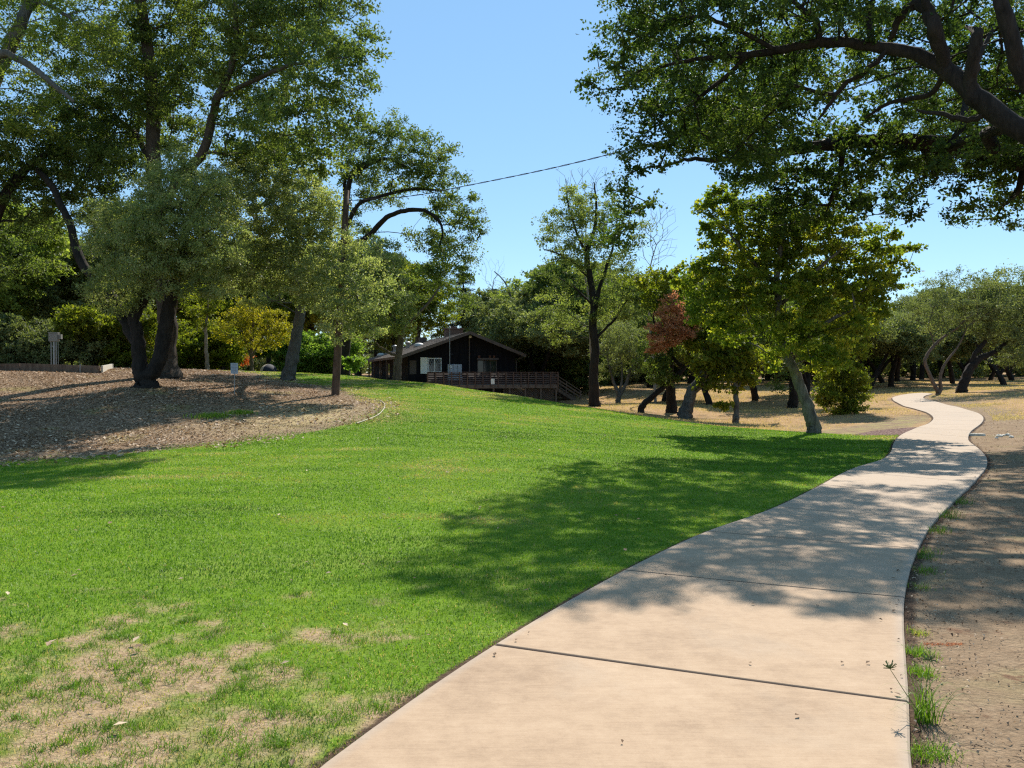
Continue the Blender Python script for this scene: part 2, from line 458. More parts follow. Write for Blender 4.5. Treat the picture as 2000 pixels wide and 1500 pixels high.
# mulch
chip = t.vor(v, 22); sep = t.n('ShaderNodeSeparateColor'); t.set(sep.inputs[0], chip)
chipv = t.vor(t.coord((1, 2.2, 1), (0, 0, .6)), 12); sep2 = t.n('ShaderNodeSeparateColor'); t.set(sep2.inputs[0], chipv)
mulch = t.ramp(t.math('ADD', t.math('MULTIPLY', sep.outputs[0], .5), t.math('MULTIPLY', sep2.outputs[1], .5)), [(.15, (.07, .042, .025)), (.45, (.18, .118, .072)), (.7, (.31, .21, .13)), (.95, (.52, .38, .25))])
mulch = t.mix(t.mrange(n_big, .45, .7), mulch, (.30, .20, .13))
mulch = t.mix(t.attr('straw'), mulch, t.ramp(n_fine, [(.25, (.26, .19, .09)), (.55, (.44, .34, .17)), (.75, (.55, .44, .24))]))
mulch = t.mix(t.mrange(t.noise(v, .5, 3), .56, .68), mulch, t.ramp(n_fine, [(.3, (.16, .12, .05)), (.7, (.36, .28, .13))]))
# dirt
dirt = t.ramp(t.math('ADD', t.math('MULTIPLY', n_mid, .5), t.math('MULTIPLY', n_fine, .5)), [(.3, (.15, .10, .06)), (.5, (.26, .18, .112)), (.7, (.38, .275, .175))])
dirt = t.mix(t.mrange(t.noise(v, 1.1, 3), .54, .70, 0, .6), dirt, t.ramp(n_fine, [(.3, (.16, .13, .06)), (.7, (.30, .24, .12))]))
crk = t.mrange(t.vor(t.coord((1, 1.5, 1)), 5.0, 'DISTANCE_TO_EDGE', 'Distance'), .0, .035, 1, 0)
dirt = t.mix(t.math('MULTIPLY', crk, t.mrange(n_mid, .42, .6, 0, .6)), dirt, (.10, .066, .042))
dirt = t.mix(t.mrange(t.noise(v, 4.5, 5, .7), .58, .68), dirt, (.17, .10, .06))
# dry golden grass
gold = t.ramp(t.math('ADD', t.math('MULTIPLY', n_mid, .4), t.math('MULTIPLY', t.noise(t.coord((2, 9, 2)), 2.5, 5, .7), .6)), [(.3, (.20, .115, .055)), (.5, (.38, .235, .115)), (.7, (.54, .37, .20))])
gold = t.mix(t.mrange(t.noise(v, .22, 5, .65), .47, .62), gold, t.ramp(n_mid, [(.3, (.17, .11, .06)), (.7, (.30, .21, .12))]))
barkc = t.ramp(sep.outputs[1], [(.1, (.07, .035, .03)), (.6, (.17, .10, .085)), (.95, (.32, .22, .19))])
base = gold
base = t.mix(t.mrange(t.math('ADD', t.attr('dirt'), wob), -.2, .3), base, dirt)
base = t.mix(t.mrange(t.math('ADD', t.attr('leftdirt'), wob), -.2, .5), base, t.mix(t.mrange(n_mid, .45, .65), dirt, (.30, .26, .10)))
base = t.mix(t.mrange(t.math('ADD', t.attr('lawn'), wobf), -.1, .12), base, lawn)
base = t.mix(t.mrange(t.math('ADD', t.attr('mulch'), t.math('MULTIPLY', wob, .35)), -.1, .15), base, mulch)
rim = t.math('MULTIPLY', t.mrange(t.math('ADD', t.attr('mulch'), wobf), -.1, .1), t.mrange(t.math('ADD', t.attr('mulch'), wob), .5, 1.4, 1, 0))
base = t.mix(t.math('MULTIPLY', rim, .75), base, t.ramp(n_fine, [(.3, (.17, .12, .07)), (.7, (.30, .22, .14))]))
base = t.mix(t.mrange(t.attr('barkchips'), -.02, .06), base, barkc)
soil = t.ramp(n_fine, [(.3, (.05, .03, .02)), (.7, (.13, .085, .055))])
edge = t.mrange(t.math('ADD', t.attr('pathd'), t.math('MULTIPLY', wobf, .3)), -.10, -.05)
base = t.mix(edge, base, soil)
t.set(t.b.inputs['Base Color'], base)
t.b.inputs['Roughness'].default_value = 0.95
t.b.inputs['Specular IOR Level'].default_value = 0.1
hgt = t.math('ADD', t.math('MULTIPLY', t.noise(t.coord((1, 1.6, 1), (0, 0, .3)), 3.0, 6, .7), 1.6), t.math('ADD', t.math('MULTIPLY', n_fine, .5), t.math('ADD', t.math('MULTIPLY', t.noise(v, 9, 5, .65), 1.0), t.math('MULTIPLY', sep.outputs[0], .35))))
t.bump(hgt, .8, .035)
M['ground'] = t.m
g = np_mesh('ground', np.stack([xx, yy, zz], 1), gf, M['ground'], vert_attr=dict(lawn=aL, mulch=aM, dirt=aD, pathd=aP, barkchips=aB, leftdirt=aLD, straw=aS, dry=aDry, yellow=aYel))
tag(g, kind='structure', label='ground with lawn, mulch bank, bare dirt and dry golden grass')

# ------------------------------------------------------------------ concrete path
t = NT('concrete'); v = t.coord()
n1 = t.noise(v, 1.3, 6, .6); n2 = t.noise(v, 90, 4, .8); n3 = t.noise(t.coord((3, 55, 3), (0, 0, -.36)), 1.6, 5, .7); n4 = t.noise(v, 9, 6, .75)
f = t.math('ADD', t.math('MULTIPLY', n1, .35), t.math('ADD', t.math('MULTIPLY', n3, .2), t.math('ADD', t.math('MULTIPLY', n2, .15), t.math('MULTIPLY', n4, .3))))
cc = t.ramp(f, [(.36, (.275, .184, .117)), (.5, (.40, .279, .180)), (.64, (.485, .352, .235))])
ed = t.mrange(t.attr('edge'), .0, .09, 1, 0)
cc = t.mix(t.math('MULTIPLY', ed, .45), cc, (.36, .31, .26))
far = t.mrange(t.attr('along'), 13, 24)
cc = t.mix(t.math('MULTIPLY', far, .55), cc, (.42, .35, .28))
st1 = t.mrange(t.noise(v, 2.6, 6, .7, .5), .56, .70); cc = t.mix(t.math('MULTIPLY', st1, .30), cc, (.30, .20, .13))
st2 = t.mrange(t.noise(t.coord((1.2, .8, 1)), .8, 4, .6), .52, .68); cc = t.mix(t.math('MULTIPLY', st2, .25), cc, (.33, .27, .21))
spots = t.mrange(t.vor(v, 4.0, 'F1', 'Distance'), .012, .03, 1, 0)
cc = t.mix(t.math('MULTIPLY', spots, .5), cc, (.16, .10, .07))
cc = t.mix(t.mrange(t.attr('joint'), .1, .6), cc, (.11, .072, .052))
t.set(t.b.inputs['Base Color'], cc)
t.b.inputs['Roughness'].default_value = .85; t.b.inputs['Specular IOR Level'].default_value = .25
t.bump(t.math('ADD', t.math('MULTIPLY', n3, .7), t.math('MULTIPLY', n2, .6)), .35, .004)
M['concrete'] = t.m
_rl = np.array([0] + list(np.cumsum(np.linalg.norm(np.diff((PL + PR) / 2, axis=0), axis=1))))
def path_at(s):
    return (np.array([np.interp(s, _rl, PL[:, 0]), np.interp(s, _rl, PL[:, 1])]), np.array([np.interp(s, _rl, PR[:, 0]), np.interp(s, _rl, PR[:, 1])]))
sA = None
jA = (G(965, 1270)[:2] + G(1775, 1385)[:2]) / 2
dd = np.hypot((PL[:, 0] + PR[:, 0]) / 2 - jA[0], (PL[:, 1] + PR[:, 1]) / 2 - jA[1]); sA = _rl[int(np.argmin(dd))]
joints = [sA + 2.44 * k for k in range(-5, 30)]
joints = [j for j in joints if 0 < j < _rl[-1] - .5]
bounds = [0] + joints + [_rl[-1]]
vs, fs, ea, al, jd = [], [], [], [], []
NC = 9
for bi in range(len(bounds) - 1):
    s0 = bounds[bi] + .008; s1 = bounds[bi + 1] - .008
    ss = np.concatenate([[s0, s0 + .012], np.linspace(s0 + .012, s1 - .012, max(4, int((s1 - s0) / .22)))[1:-1], [s1 - .012, s1]])
    b0 = len(vs); rows = []
    for k, s in enumerate(ss):
        a, b = path_at(s); row = []
        Wd = np.linalg.norm(b - a)
        fr = [0, 0, .012 / Wd] + list(np.linspace(.05, .95, NC - 2)) + [1 - .012 / Wd, 1, 1]
        xs = np.array([a[0] + (b[0] - a[0]) * q for q in fr]); ys = np.array([a[1] + (b[1] - a[1]) * q for q in fr])
        zs = H(xs, ys)
        endd = (k in (0, len(ss) - 1))
        for j, q in enumerate(fr):
            top = .035
            if j in (0, len(fr) - 1): top = -.12
            elif j in (1, len(fr) - 2): top = .027
            if endd and top > 0: top -= .008
            vs.append((xs[j], ys[j], zs[j] + top)); ea.append(min(q, 1 - q) * Wd); al.append(s); jd.append(1.0 if endd else 0.0)
    nc = len(fr)
    for k in range(len(ss) - 1):
        for j in range(nc - 1):
            i0 = b0 + k * nc + j
            fs.append((i0, i0 + 1, i0 + nc + 1, i0 + nc))
    # slab end faces
    for kk, sgn in ((0, 1), (len(ss) - 1, -1)):
        base_i = b0 + kk * nc
        lo = len(vs)
        for j in range(nc):
            p = vs[base_i + j]; vs.append((p[0], p[1], p[2] - (.09 if 0 < j < nc - 1 else 0))); ea.append(ea[base_i + j]); al.append(al[base_i]); jd.append(1.0)
        for j in range(nc - 1):
            q = (base_i + j, lo + j, lo + j + 1, base_i + j + 1)
            fs.append(q if sgn > 0 else q[::-1])
pth = np_mesh('path', vs, fs, M['concrete'], smooth=False, vert_attr=dict(edge=ea, along=al, joint=jd))
tag(pth, kind='structure', label='winding pinkish concrete footpath with cross joints')

# ------------------------------------------------------------------ grass blades
def blades(name, x, y, h, wd, var, mat, rng, lean=.5, label=None, zoff=0.0, tag_it=True):
    n = len(x); z = HF(x, y) + zoff
    a = rng.uniform(0, 2 * math.pi, n); la = rng.uniform(0, 2 * math.pi, n); ln = rng.uniform(.1, 1, n) * lean * h
    bx = np.cos(a) * wd / 2; by = np.sin(a) * wd / 2
    lx = np.cos(la) * ln; ly = np.sin(la) * ln
    V = np.empty((n, 5, 3), np.float32)
    V[:, 0] = np.stack([x - bx, y - by, z - .004], 1); V[:, 1] = np.stack([x + bx, y + by, z - .004], 1)
    V[:, 2] = np.stack([x + bx * .8 + lx * .35, y + by * .8 + ly * .35, z + h * .6], 1)
    V[:, 3] = np.stack([x - bx * .8 + lx * .35, y - by * .8 + ly * .35, z + h * .6], 1)
    V[:, 4] = np.stack([x + lx, y + ly, z + h * (1 - .25 * ln / (h + 1e-6))], 1)
    b = np.arange(n) * 5
    F = np.concatenate([np.stack([b, b+1, b+2], 1), np.stack([b, b+2, b+3], 1), np.stack([b+3, b+2, b+4], 1)])
    o = np_mesh(name, V.reshape(-1, 3), F, mat, smooth=True, face_attr={'var': np.tile(var, 3)})
    if tag_it: tag(o, label, 'grass', kind='stuff')
    return o
t = NT('grass blades')
col = t.ramp(t.attr('var'), [(0, (.04, .10, .012)), (.25, (.095, .205, .012)), (.5, (.165, .305, .018)), (.66, (.27, .35, .05)), (.80, (.42, .34, .15)), (1, (.58, .46, .28))])
t.set(t.b.inputs['Base Color'], col); t.b.inputs['Roughness'].default_value = .5; t.b.inputs['Specular IOR Level'].default_value = .25
tr = t.n('ShaderNodeBsdfTranslucent'); t.set(tr.inputs['Color'], t.mix(1.0, col, (1.4, 1.35, .7), 'MULTIPLY'))
mx = t.n('ShaderNodeMixShader'); mx.inputs[0].default_value = .42
t.t.links.new(t.b.outputs[0], mx.inputs[1]); t.t.links.new(tr.outputs[0], mx.inputs[2]); t.t.links.new(mx.outputs[0], t.out.inputs[0])
M['blade'] = t.m

rng = np.random.default_rng(4)
N = 900000
r_ = rng.random(N); y = (2.2 ** .7 + r_ * (62 ** .7 - 2.2 ** .7)) ** (1 / .7)
x = rng.uniform(-1.02, .72, N) * y * .75 - .1
keep = (x < 3 + y * .5)
x = x[keep]; y = y[keep]
sl = sdf(lawn_poly, x, y); sm = sdf(mulch_poly, x, y); sp = sdf(path_poly, x, y)
dr = dryness(x, y); ye = yellowness(x, y)
ed = -sp - .012 - .075 * vn(x, y, .13, 31)
k = (sl > 0) & (sm + (vn(x, y, .25, 41) - .5) * .5 + (vn(x, y, 1.4, 42) - .5) * .9 - .7 * rng.random(len(x)) ** 2 < 0) & (ed > 0)
x, y, dr, ye, ed = x[k], y[k], dr[k], ye[k], ed[k]
k = rng.random(len(x)) > dr * .55
x, y, dr, ye, ed = x[k], y[k], dr[k], ye[k], ed[k]
n = len(x)
cl = vn(x, y, .11, 51); big = vn(x, y, 1.3, 52); band = vn(x * .45 + y * .12, y * 1.6, .9, 53)
mow = .5 + .5 * np.sin((x * .35 + y) * 2 * math.pi / 1.1 + 2.5 * vn(x, y, 3, 58)); huge = vn(x, y, 4.2, 59)
var = -.14 + .28 * rng.random(n) + .16 * cl + .42 * (big - .5) + .42 * (band - .5) + .245 + .12 * mow * sstep(5, 9, y) + .34 * (huge - .45) - .14 * sstep(9, 5.5, y) * vn(x, y, .5, 57)
st = rng.random(n)
var = np.where(st < .03 + .45 * ye, np.clip(.66 + .3 * rng.random(n) * (.5 + ye), 0, 1), var)
var = np.where(rng.random(n) < dr * .68 + .22 * sstep(6.3, 4.2, y), .60 + .38 * rng.random(n), var)
var += ye * .26
hh = rng.uniform(.016, .036, n) * (.75 + .5 * cl) * (1 - .45 * dr) * np.clip(.55 + ed * 4, .5, 1)
hh *= 1 + .25 * sstep(8, 25, y)
wd = .0029 * (np.maximum(y, 3) / 3) ** .85 * rng.uniform(.7, 1.3, n)
blades('lawn_grass', x, y, hh, wd, np.clip(var, 0, 1), M['blade'], rng, 1.7, 'short green lawn grass, thinning to straw at the near left')
# coarse tufts standing in the dry patches
def tuft_field(name, cx, cy, nb, rad, hmin, hmax, wmul, v0, v1, rng, label, lean=1.0):
    K = len(cx); X, Y, A = [], [], []
    for i in range(K):
        m = int(nb * rng.uniform(.5, 1.4)); q = rng.normal(0, rad * rng.uniform(.6, 1.3), (m, 2))
        X.append(cx[i] + q[:, 0]); Y.append(cy[i] + q[:, 1]); A.append(np.full(m, rng.random()))
    X = np.concatenate(X); Y = np.concatenate(Y); A = np.concatenate(A)
    ok = sdf(path_poly, X, Y) < -.01
    X, Y, A = X[ok], Y[ok], A[ok]
    hh = rng.uniform(hmin, hmax, len(X)) * (.7 + .6 * A)
    return blades(name, X, Y, hh, wmul * rng.uniform(.7, 1.3, len(X)), np.clip(v0 + (v1 - v0) * (rng.random(len(X)) * .6 + A * .4), 0, 1), M['blade'], rng, lean, label)
c = np.stack([rng.uniform(-4.2, .6, 1500), rng.uniform(2.4, 6.2, 1500)], 1)
dv = dryness(c[:, 0], c[:, 1]); ok = (dv > .3) & (sdf(path_poly, c[:, 0], c[:, 1]) < -.08) & (np.abs(c[:, 0]) < c[:, 1] * .72 + .2)
c = c[ok][:330]
tuft_field('grass_tufts', c[:, 0], c[:, 1], 48, .032, .02, .05, .003, .0, .6, rng, 'coarse green grass tufts scattered over the straw patches', 2.0)

# mulch litter, dry field straw
def litter(name, x, y, L, var, mat, rng, label, cat='leaf litter', lift=.02):
    n = len(x); z = HF(x, y) + rng.uniform(.003, lift, n)
    a = rng.uniform(0, 2*math.pi, n); tl = rng.uniform(-.7, .7, n); tl2 = rng.uniform(-.5, .5, n)
    dx, dy = np.cos(a), np.sin(a)
    A = np.stack([dx, dy, tl], 1) * (L / 2)[:, None]; B = np.stack([-dy, dx, tl2], 1) * (L * .28)[:, None]
    c = np.stack([x, y, z], 1)
    V = np.stack([c - A, c + B + [0, 0, .008], c + A, c - B + [0, 0, .008]], 1)
    b = np.arange(n) * 4
    o = np_mesh(name, V.reshape(-1, 3), np.stack([b, b+1, b+2, b+3], 1), mat, smooth=False, face_attr={'var': var})
    return tag(o, label, cat, kind='stuff')
M['litter'] = leaf_mat('fallen leaves', (.12, .07, .04), (.30, .195, .118), (.64, .48, .33), .15, 1.0, .7, (1, .9, .7))
n = 120000; u = rng.uniform(-150, 780, n); y = (11 ** .5 + rng.random(n) * (46 ** .5 - 11 ** .5)) ** 2; x = (u - 1000) / FP * y
sm = sdf(mulch_poly, x, y); k = (sm > -.15) & (rng.random(len(x)) < .25 + .75 * sstep(0, 1.6, sm + (vn(x, y, 1.1, 66) - .5) * 1.5) * (1 - .8 * np.exp(-(((x - pS[0]) / 3.2) ** 2 + ((y - pS[1]) / 3.6) ** 2)))); x, y = x[k], y[k]; n = len(x)
litter('leaf_litter', x, y, rng.uniform(.025, .07, n) * (.6 + y / 45), rng.random(n) ** 1.3, M['litter'], rng, 'dry brown leaf litter and bark chips over the left bank')
n = 9000; u = rng.uniform(-150, 780, n); y = (13 ** .5 + rng.random(n) * (46 ** .5 - 13 ** .5)) ** 2; x = (u - 1000) / FP * y
k = (sdf(mulch_poly, x, y) > -.9) & (vn(x, y, 2.0, 81) > .35); x, y = x[k], y[k]; n = len(x)
litter('fallen_leaves', x, y, rng.uniform(.08, .15, n), .45 + .55 * rng.random(n), M['litter'], rng, 'larger pale fallen leaves in drifts on the left bank', 'fallen leaves', .05)
n = 16000; u = rng.uniform(1770, 2080, n); y = (2.6 ** .3 + rng.random(n) * (30 ** .3 - 2.6 ** .3)) ** (1 / .3); x = (u - 1000) / FP * y
k = (sdf(dirt_poly, x, y) > .2) & (sdf(path_poly, x, y) < -.02); x, y = x[k], y[k]
dist = -sdf(path_poly, x, y); k = rng.random(len(x)) < .12 + .8 * np.exp(-dist / .12); x, y = x[k], y[k]; n = len(x)
litter('dirt_litter', x, y, rng.uniform(.005, .022, n) * (.7 + y / 8), rng.random(n) ** 1.2, M['litter'], rng, 'dry leaf bits and crumbs over the bare dirt verge')
n = 210000; u = rng.uniform(1120, 2080, n); y = (26 ** .6 + rng.random(n) * (90 ** .6 - 26 ** .6)) ** (1 / .6); x = (u - 1000) / FP * y
k = (sdf(lawn_poly, x, y) < -.1) & (sdf(path_poly, x, y) < -.3) & ((sdf(dirt_poly, x, y) < -.2) | (y > 30)) & (sdf(leftdirt_poly, x, y) < 0)
x, y = x[k], y[k]; n = len(x)
k = rng.random(len(x)) < .25 + .75 * sstep(.35, .6, vn(x, y, 4.5, 71)); x, y = x[k], y[k]; n = len(x)
blades('dry_grass', x, y, rng.uniform(.03, .11, n) * (.3 + vn(x, y, 2.5, 61)), .0045 * y / 12 * rng.uniform(.6, 1.4, n), .80 + .2 * rng.random(n), M['blade'], rng, 1.0, 'dry golden grass covering the field beyond the lawn')

# ------------------------------------------------------------------ trees
def unit(v_): return v_ / (np.linalg.norm(v_, axis=-1, keepdims=True) + 1e-9)

def lobe_points(lobes, spacing, rng, shell=.5):
    pts = np.zeros((0, 3)); vols = []
    for L in lobes:
        c, r3 = L[0], L[1]; dens = L[2] if len(L) > 2 else 1.0
        vol = 4.19 * r3[0] * r3[1] * r3[2]
        n = int(vol / spacing ** 3 * 2.2 * dens) + 6
        q = unit(rng.normal(size=(n, 3))) * (rng.random((n, 1)) ** (1 / 3.))
        rad = np.linalg.norm(q, axis=1)
        q = q[(rad > .45) | (rng.random(n) > shell)]
        q = c + q * r3
        for p in q:
            if len(pts) == 0 or np.min(np.sum((pts - p) ** 2, axis=1)) > spacing ** 2 * .55:
                pts = np.vstack([pts, p])
    return pts

def skeleton(limbs, clumps, rng, step=.55, bal=.3, tip=.012, wob=.10):
    cap = 200 + sum(len(l) * 60 for l in limbs) + len(clumps) * 40
    pos = np.zeros((cap, 3)); par = -np.ones(cap, int); fix = np.zeros(cap); pl = np.zeros(cap); n = 0
    for li, limb in enumerate(limbs):
        pts = np.array([p for p, _ in limb], float); rs = np.array([r for _, r in limb], float)
        cm = catmull(np.hstack([pts, rs[:, None]]), 5)
        prev = -1
        if li > 0:
            prev = int(np.argmin(np.sum((pos[:n] - cm[0, :3]) ** 2, axis=1)))
            if np.linalg.norm(pos[prev] - cm[0, :3]) < .35: cm = cm[1:]
        for q in cm:
            if n >= cap - 1: break
            pos[n] = q[:3] + (rng.normal(0, .012, 3) if prev >= 0 else 0); fix[n] = max(q[3], .01); par[n] = prev
            pl[n] = 0 if prev < 0 else pl[prev] + np.linalg.norm(pos[n] - pos[prev])
            prev = n; n += 1
    nfix = n
    lowest = limbs[0][0][0][2]
    if len(clumps):
        d0 = np.array([np.min(np.sum((pos[:nfix] - c) ** 2, axis=1)) for c in clumps])
        zmin = pos[:nfix, 2].min() + .30 * (pos[:nfix, 2].max() - pos[:nfix, 2].min())
        tips = []
        for ci in np.argsort(d0):
            c = clumps[ci]
            dist = np.sqrt(np.sum((pos[:n] - c) ** 2, axis=1))
            cost = dist + bal * pl[:n] + np.where(pos[:n, 2] < zmin, 3.0, 0) + .5 * np.maximum(0, pos[:n, 2] - c[2])
            j = int(np.argmin(cost)); D = dist[j]
            m = max(1, int(D / step)); a = pos[j].copy(); side = unit(rng.normal(size=3)) * wob * D
            side[2] = abs(side[2]); prev = j
            for k in range(1, m + 1):
                if n >= cap - 1: break
                tt = k / m
                pos[n] = a + (c - a) * tt + side * math.sin(math.pi * tt) + (rng.normal(0, .05 * step, 3) if k < m else 0)
                par[n] = prev; pl[n] = pl[prev] + D / m; prev = n; n += 1
    pos = pos[:n]; par = par[:n]; fix = fix[:n]
    acc = np.zeros(n); haschild = np.zeros(n, bool)
    for i in range(n - 1, 0, -1):
        if acc[i] == 0: acc[i] = tip ** 2.4
        if par[i] >= 0: acc[par[i]] += acc[i]; haschild[par[i]] = True
    rad = np.maximum(acc, tip ** 2.4) ** (1 / 2.4)
    rad = np.where(fix > 0, fix, rad)
    for i in range(1, n):
        if par[i] >= 0 and fix[i] == 0: rad[i] = min(rad[i], rad[par[i]] * .9)
    return pos, par, rad

def tubes(pos, par, rad, rng, rmin=0.0, maxside=9):
    n = len(pos); kids = [[] for _ in range(n)]
    for i in range(n):
        if par[i] >= 0: kids[par[i]].append(i)
    V, F = [], []; base = 0
    starts = [(-1, i) for i in range(n) if par[i] < 0]
    while starts:
        p, i = starts.pop()
        chain = [] if p < 0 else [p]
        rr = [] if p < 0 else [min(rad[p], rad[i] * 1.25)]
        while True:
            chain.append(i); rr.append(rad[i])
            ks = kids[i]
            if not ks: break
            j = max(ks, key=lambda q: rad[q])
            starts += [(i, q) for q in ks if q != j]
            i = j
        if len(chain) < 2 or max(rr) < rmin: continue
        pts = pos[chain]; rr = np.array(rr)
        T = np.gradient(pts, axis=0); T = unit(T)
        ref = np.array([.21, .93, .17]) if abs(T[:, 1].mean()) < .8 else np.array([.95, .1, .2])
        A = unit(np.cross(T, ref)); B = np.cross(T, A)
        ns = maxside if rr.max() > .09 else (6 if rr.max() > .03 else 4)
        q = np.arange(ns) * 2 * math.pi / ns
        lump = 1 + (.10 * np.sin(q * 2 + rng.uniform(0, 6))[None] + .07 * rng.normal(size=(len(pts), ns))) * (1.0 if rr.max() > .09 else .3)
        ring = pts[:, None] + (A[:, None] * np.cos(q)[None, :, None] + B[:, None] * np.sin(q)[None, :, None]) * (rr[:, None] * lump)[..., None]
        V.append(ring.reshape(-1, 3)); m = len(pts)
        k = np.arange(ns); k2 = (k + 1) % ns
        for s in range(m - 1):
            F.append(np.stack([base + s*ns + k, base + s*ns + k2, base + (s+1)*ns + k2, base + (s+1)*ns + k], 1))
        # closed tip
        tipv = pts[-1] + T[-1] * rr[-1] * .6
        V.append(np.repeat(tipv[None], 1, 0)); ti = base + m * ns
        F.append(np.stack([base + (m-1)*ns + k, base + (m-1)*ns + k2, np.full(ns, ti), np.full(ns, ti)], 1)[:, [0, 1, 2, 2]])
        base += m * ns + 1
    return np.concatenate(V), np.concatenate(F)

def fix_tris(F):
    """split quads and degenerate quads into one triangle list"""
    a = F[:, [0, 1, 2]]; b = F[F[:, 2] != F[:, 3]][:, [0, 2, 3]]
    return np.concatenate([a, b])

def leaf_cloud(cent, rc, n, L, Wd, rng, flat=.65, droop=0.0, twigs=9, lvar=None, up=.5):
    K = len(cent)
    rcs = rc * rng.uniform(.65, 1.25, K)
    d = rng.normal(size=(K, twigs, 3)); d[..., 2] *= flat; d = unit(d) * rng.uniform(.5, 1.15, (K, twigs, 1))
    d[..., 2] *= flat; d[..., 2] -= droop
    k = np.repeat(np.arange(K), n); tw = rng.integers(0, twigs, K * n)
    tt = rng.random(K * n) ** .65
    dirs = d[k, tw]
    p = cent[k] + dirs * (tt * rcs[k])[:, None] + rng.normal(0, .12, (K * n, 3)) * rcs[k][:, None]
    nrm = unit(rng.normal(size=(K * n, 3)) + np.array([0, 0, up]))
    a = rng.normal(size=(K * n, 3)) + dirs * .8
    a = unit(a - nrm * np.sum(a * nrm, 1, keepdims=True)); b = np.cross(nrm, a)
    l = (L * rng.uniform(.5, 1.3, K * n) * rng.uniform(.8, 1.25, K)[k])[:, None]; w_ = l * Wd
    V = np.stack([p, p + a * l * .45 + b * w_ * .5 + nrm * l * .08, p + a * l, p + a * l * .5 - b * w_ * .5 + nrm * l * .08], 1)
    cv = rng.random(K) if lvar is None else lvar
    var = np.clip(.55 * rng.random(K * n) + .45 * cv[k], 0, 1)
    bb = np.arange(K * n) * 4
    return V.reshape(-1, 3), np.stack([bb, bb+1, bb+2, bb+3], 1), var

def tree(name, label, cat, base, limbs, lobes, mat, bark, spacing=1.0, rc=.7, n=130, L=.10, Wd=.55, seed=1, group=None, flat=.65, droop=0.0, shell=.5,
         bal=.3, tip=.012, rmin=0.0, extra_bare=0, extra=None, up=.5, wob=.10):
    """limbs: list of [(point, radius)...], lobes: [(centre, (rx,ry,rz), density)]; parts: trunk, crown"""
    rg = np.random.default_rng(seed)
    base = np.asarray(base, float); n = int(n * 1.35); L = L * 1.22; spacing = spacing * .92
    cl = lobe_points(lobes, spacing, rg, shell) if lobes else np.zeros((0, 3))
    pos, par, rad = skeleton(limbs, cl, rg, bal=bal, tip=tip, wob=wob)
    root = empty(name, base, 0, label, cat, group)
    Vt, Ft = tubes(pos - base, par, rad, rg, rmin)
    tr = np_mesh('trunk', Vt, fix_tris(Ft), bark, root)
    if len(cl) and n > 0:
        V, F, var = leaf_cloud(cl - base, rc, n, L, Wd, rg, flat, droop, up=up)
        if extra is not None:
            for (cc_, rc2, n2, L2) in extra:
                V2, F2, v2 = leaf_cloud(cc_ - base, rc2, n2, L2, Wd, rg, flat, droop)
                F = np.concatenate([F, F2 + len(V)]); V = np.concatenate([V, V2]); var = np.concatenate([var, v2])
        np_mesh('crown', V, F, mat, root, smooth=False, face_attr={'var': var})
    return root

def LB(u, v, d, ru, rv, dens=1.0, dep=None):
    """crown lobe: seen at (u,v) at depth d, half sizes ru, rv in frame pixels at that depth"""
    s = d / FP
    return (P(u, v, d), np.array([ru * s, (dep if dep else (ru + rv) / 2 * s * 1.1), rv * s]), dens)
def LIMB(*pts):
    return [(P(u, v, d), r) for u, v, d, r in pts]
def TR(u, v, d=None, sink=.15):
    b = G(u, v) if d is None else at_ground(u, d)
    return b
def trunk_from(b, rows, flare=1.5):
    """b ground point; rows (u, v, d, r)"""
    r0 = rows[0][3]
    lo = b.copy(); lo[2] -= .25
    nx = b.copy(); nx[2] += .25
    return [(lo, r0 * flare * 1.15), (b + np.array([0, 0, .02]), r0 * flare), (nx, r0 * 1.12)] + [(P(u, v, d), r) for u, v, d, r in rows]
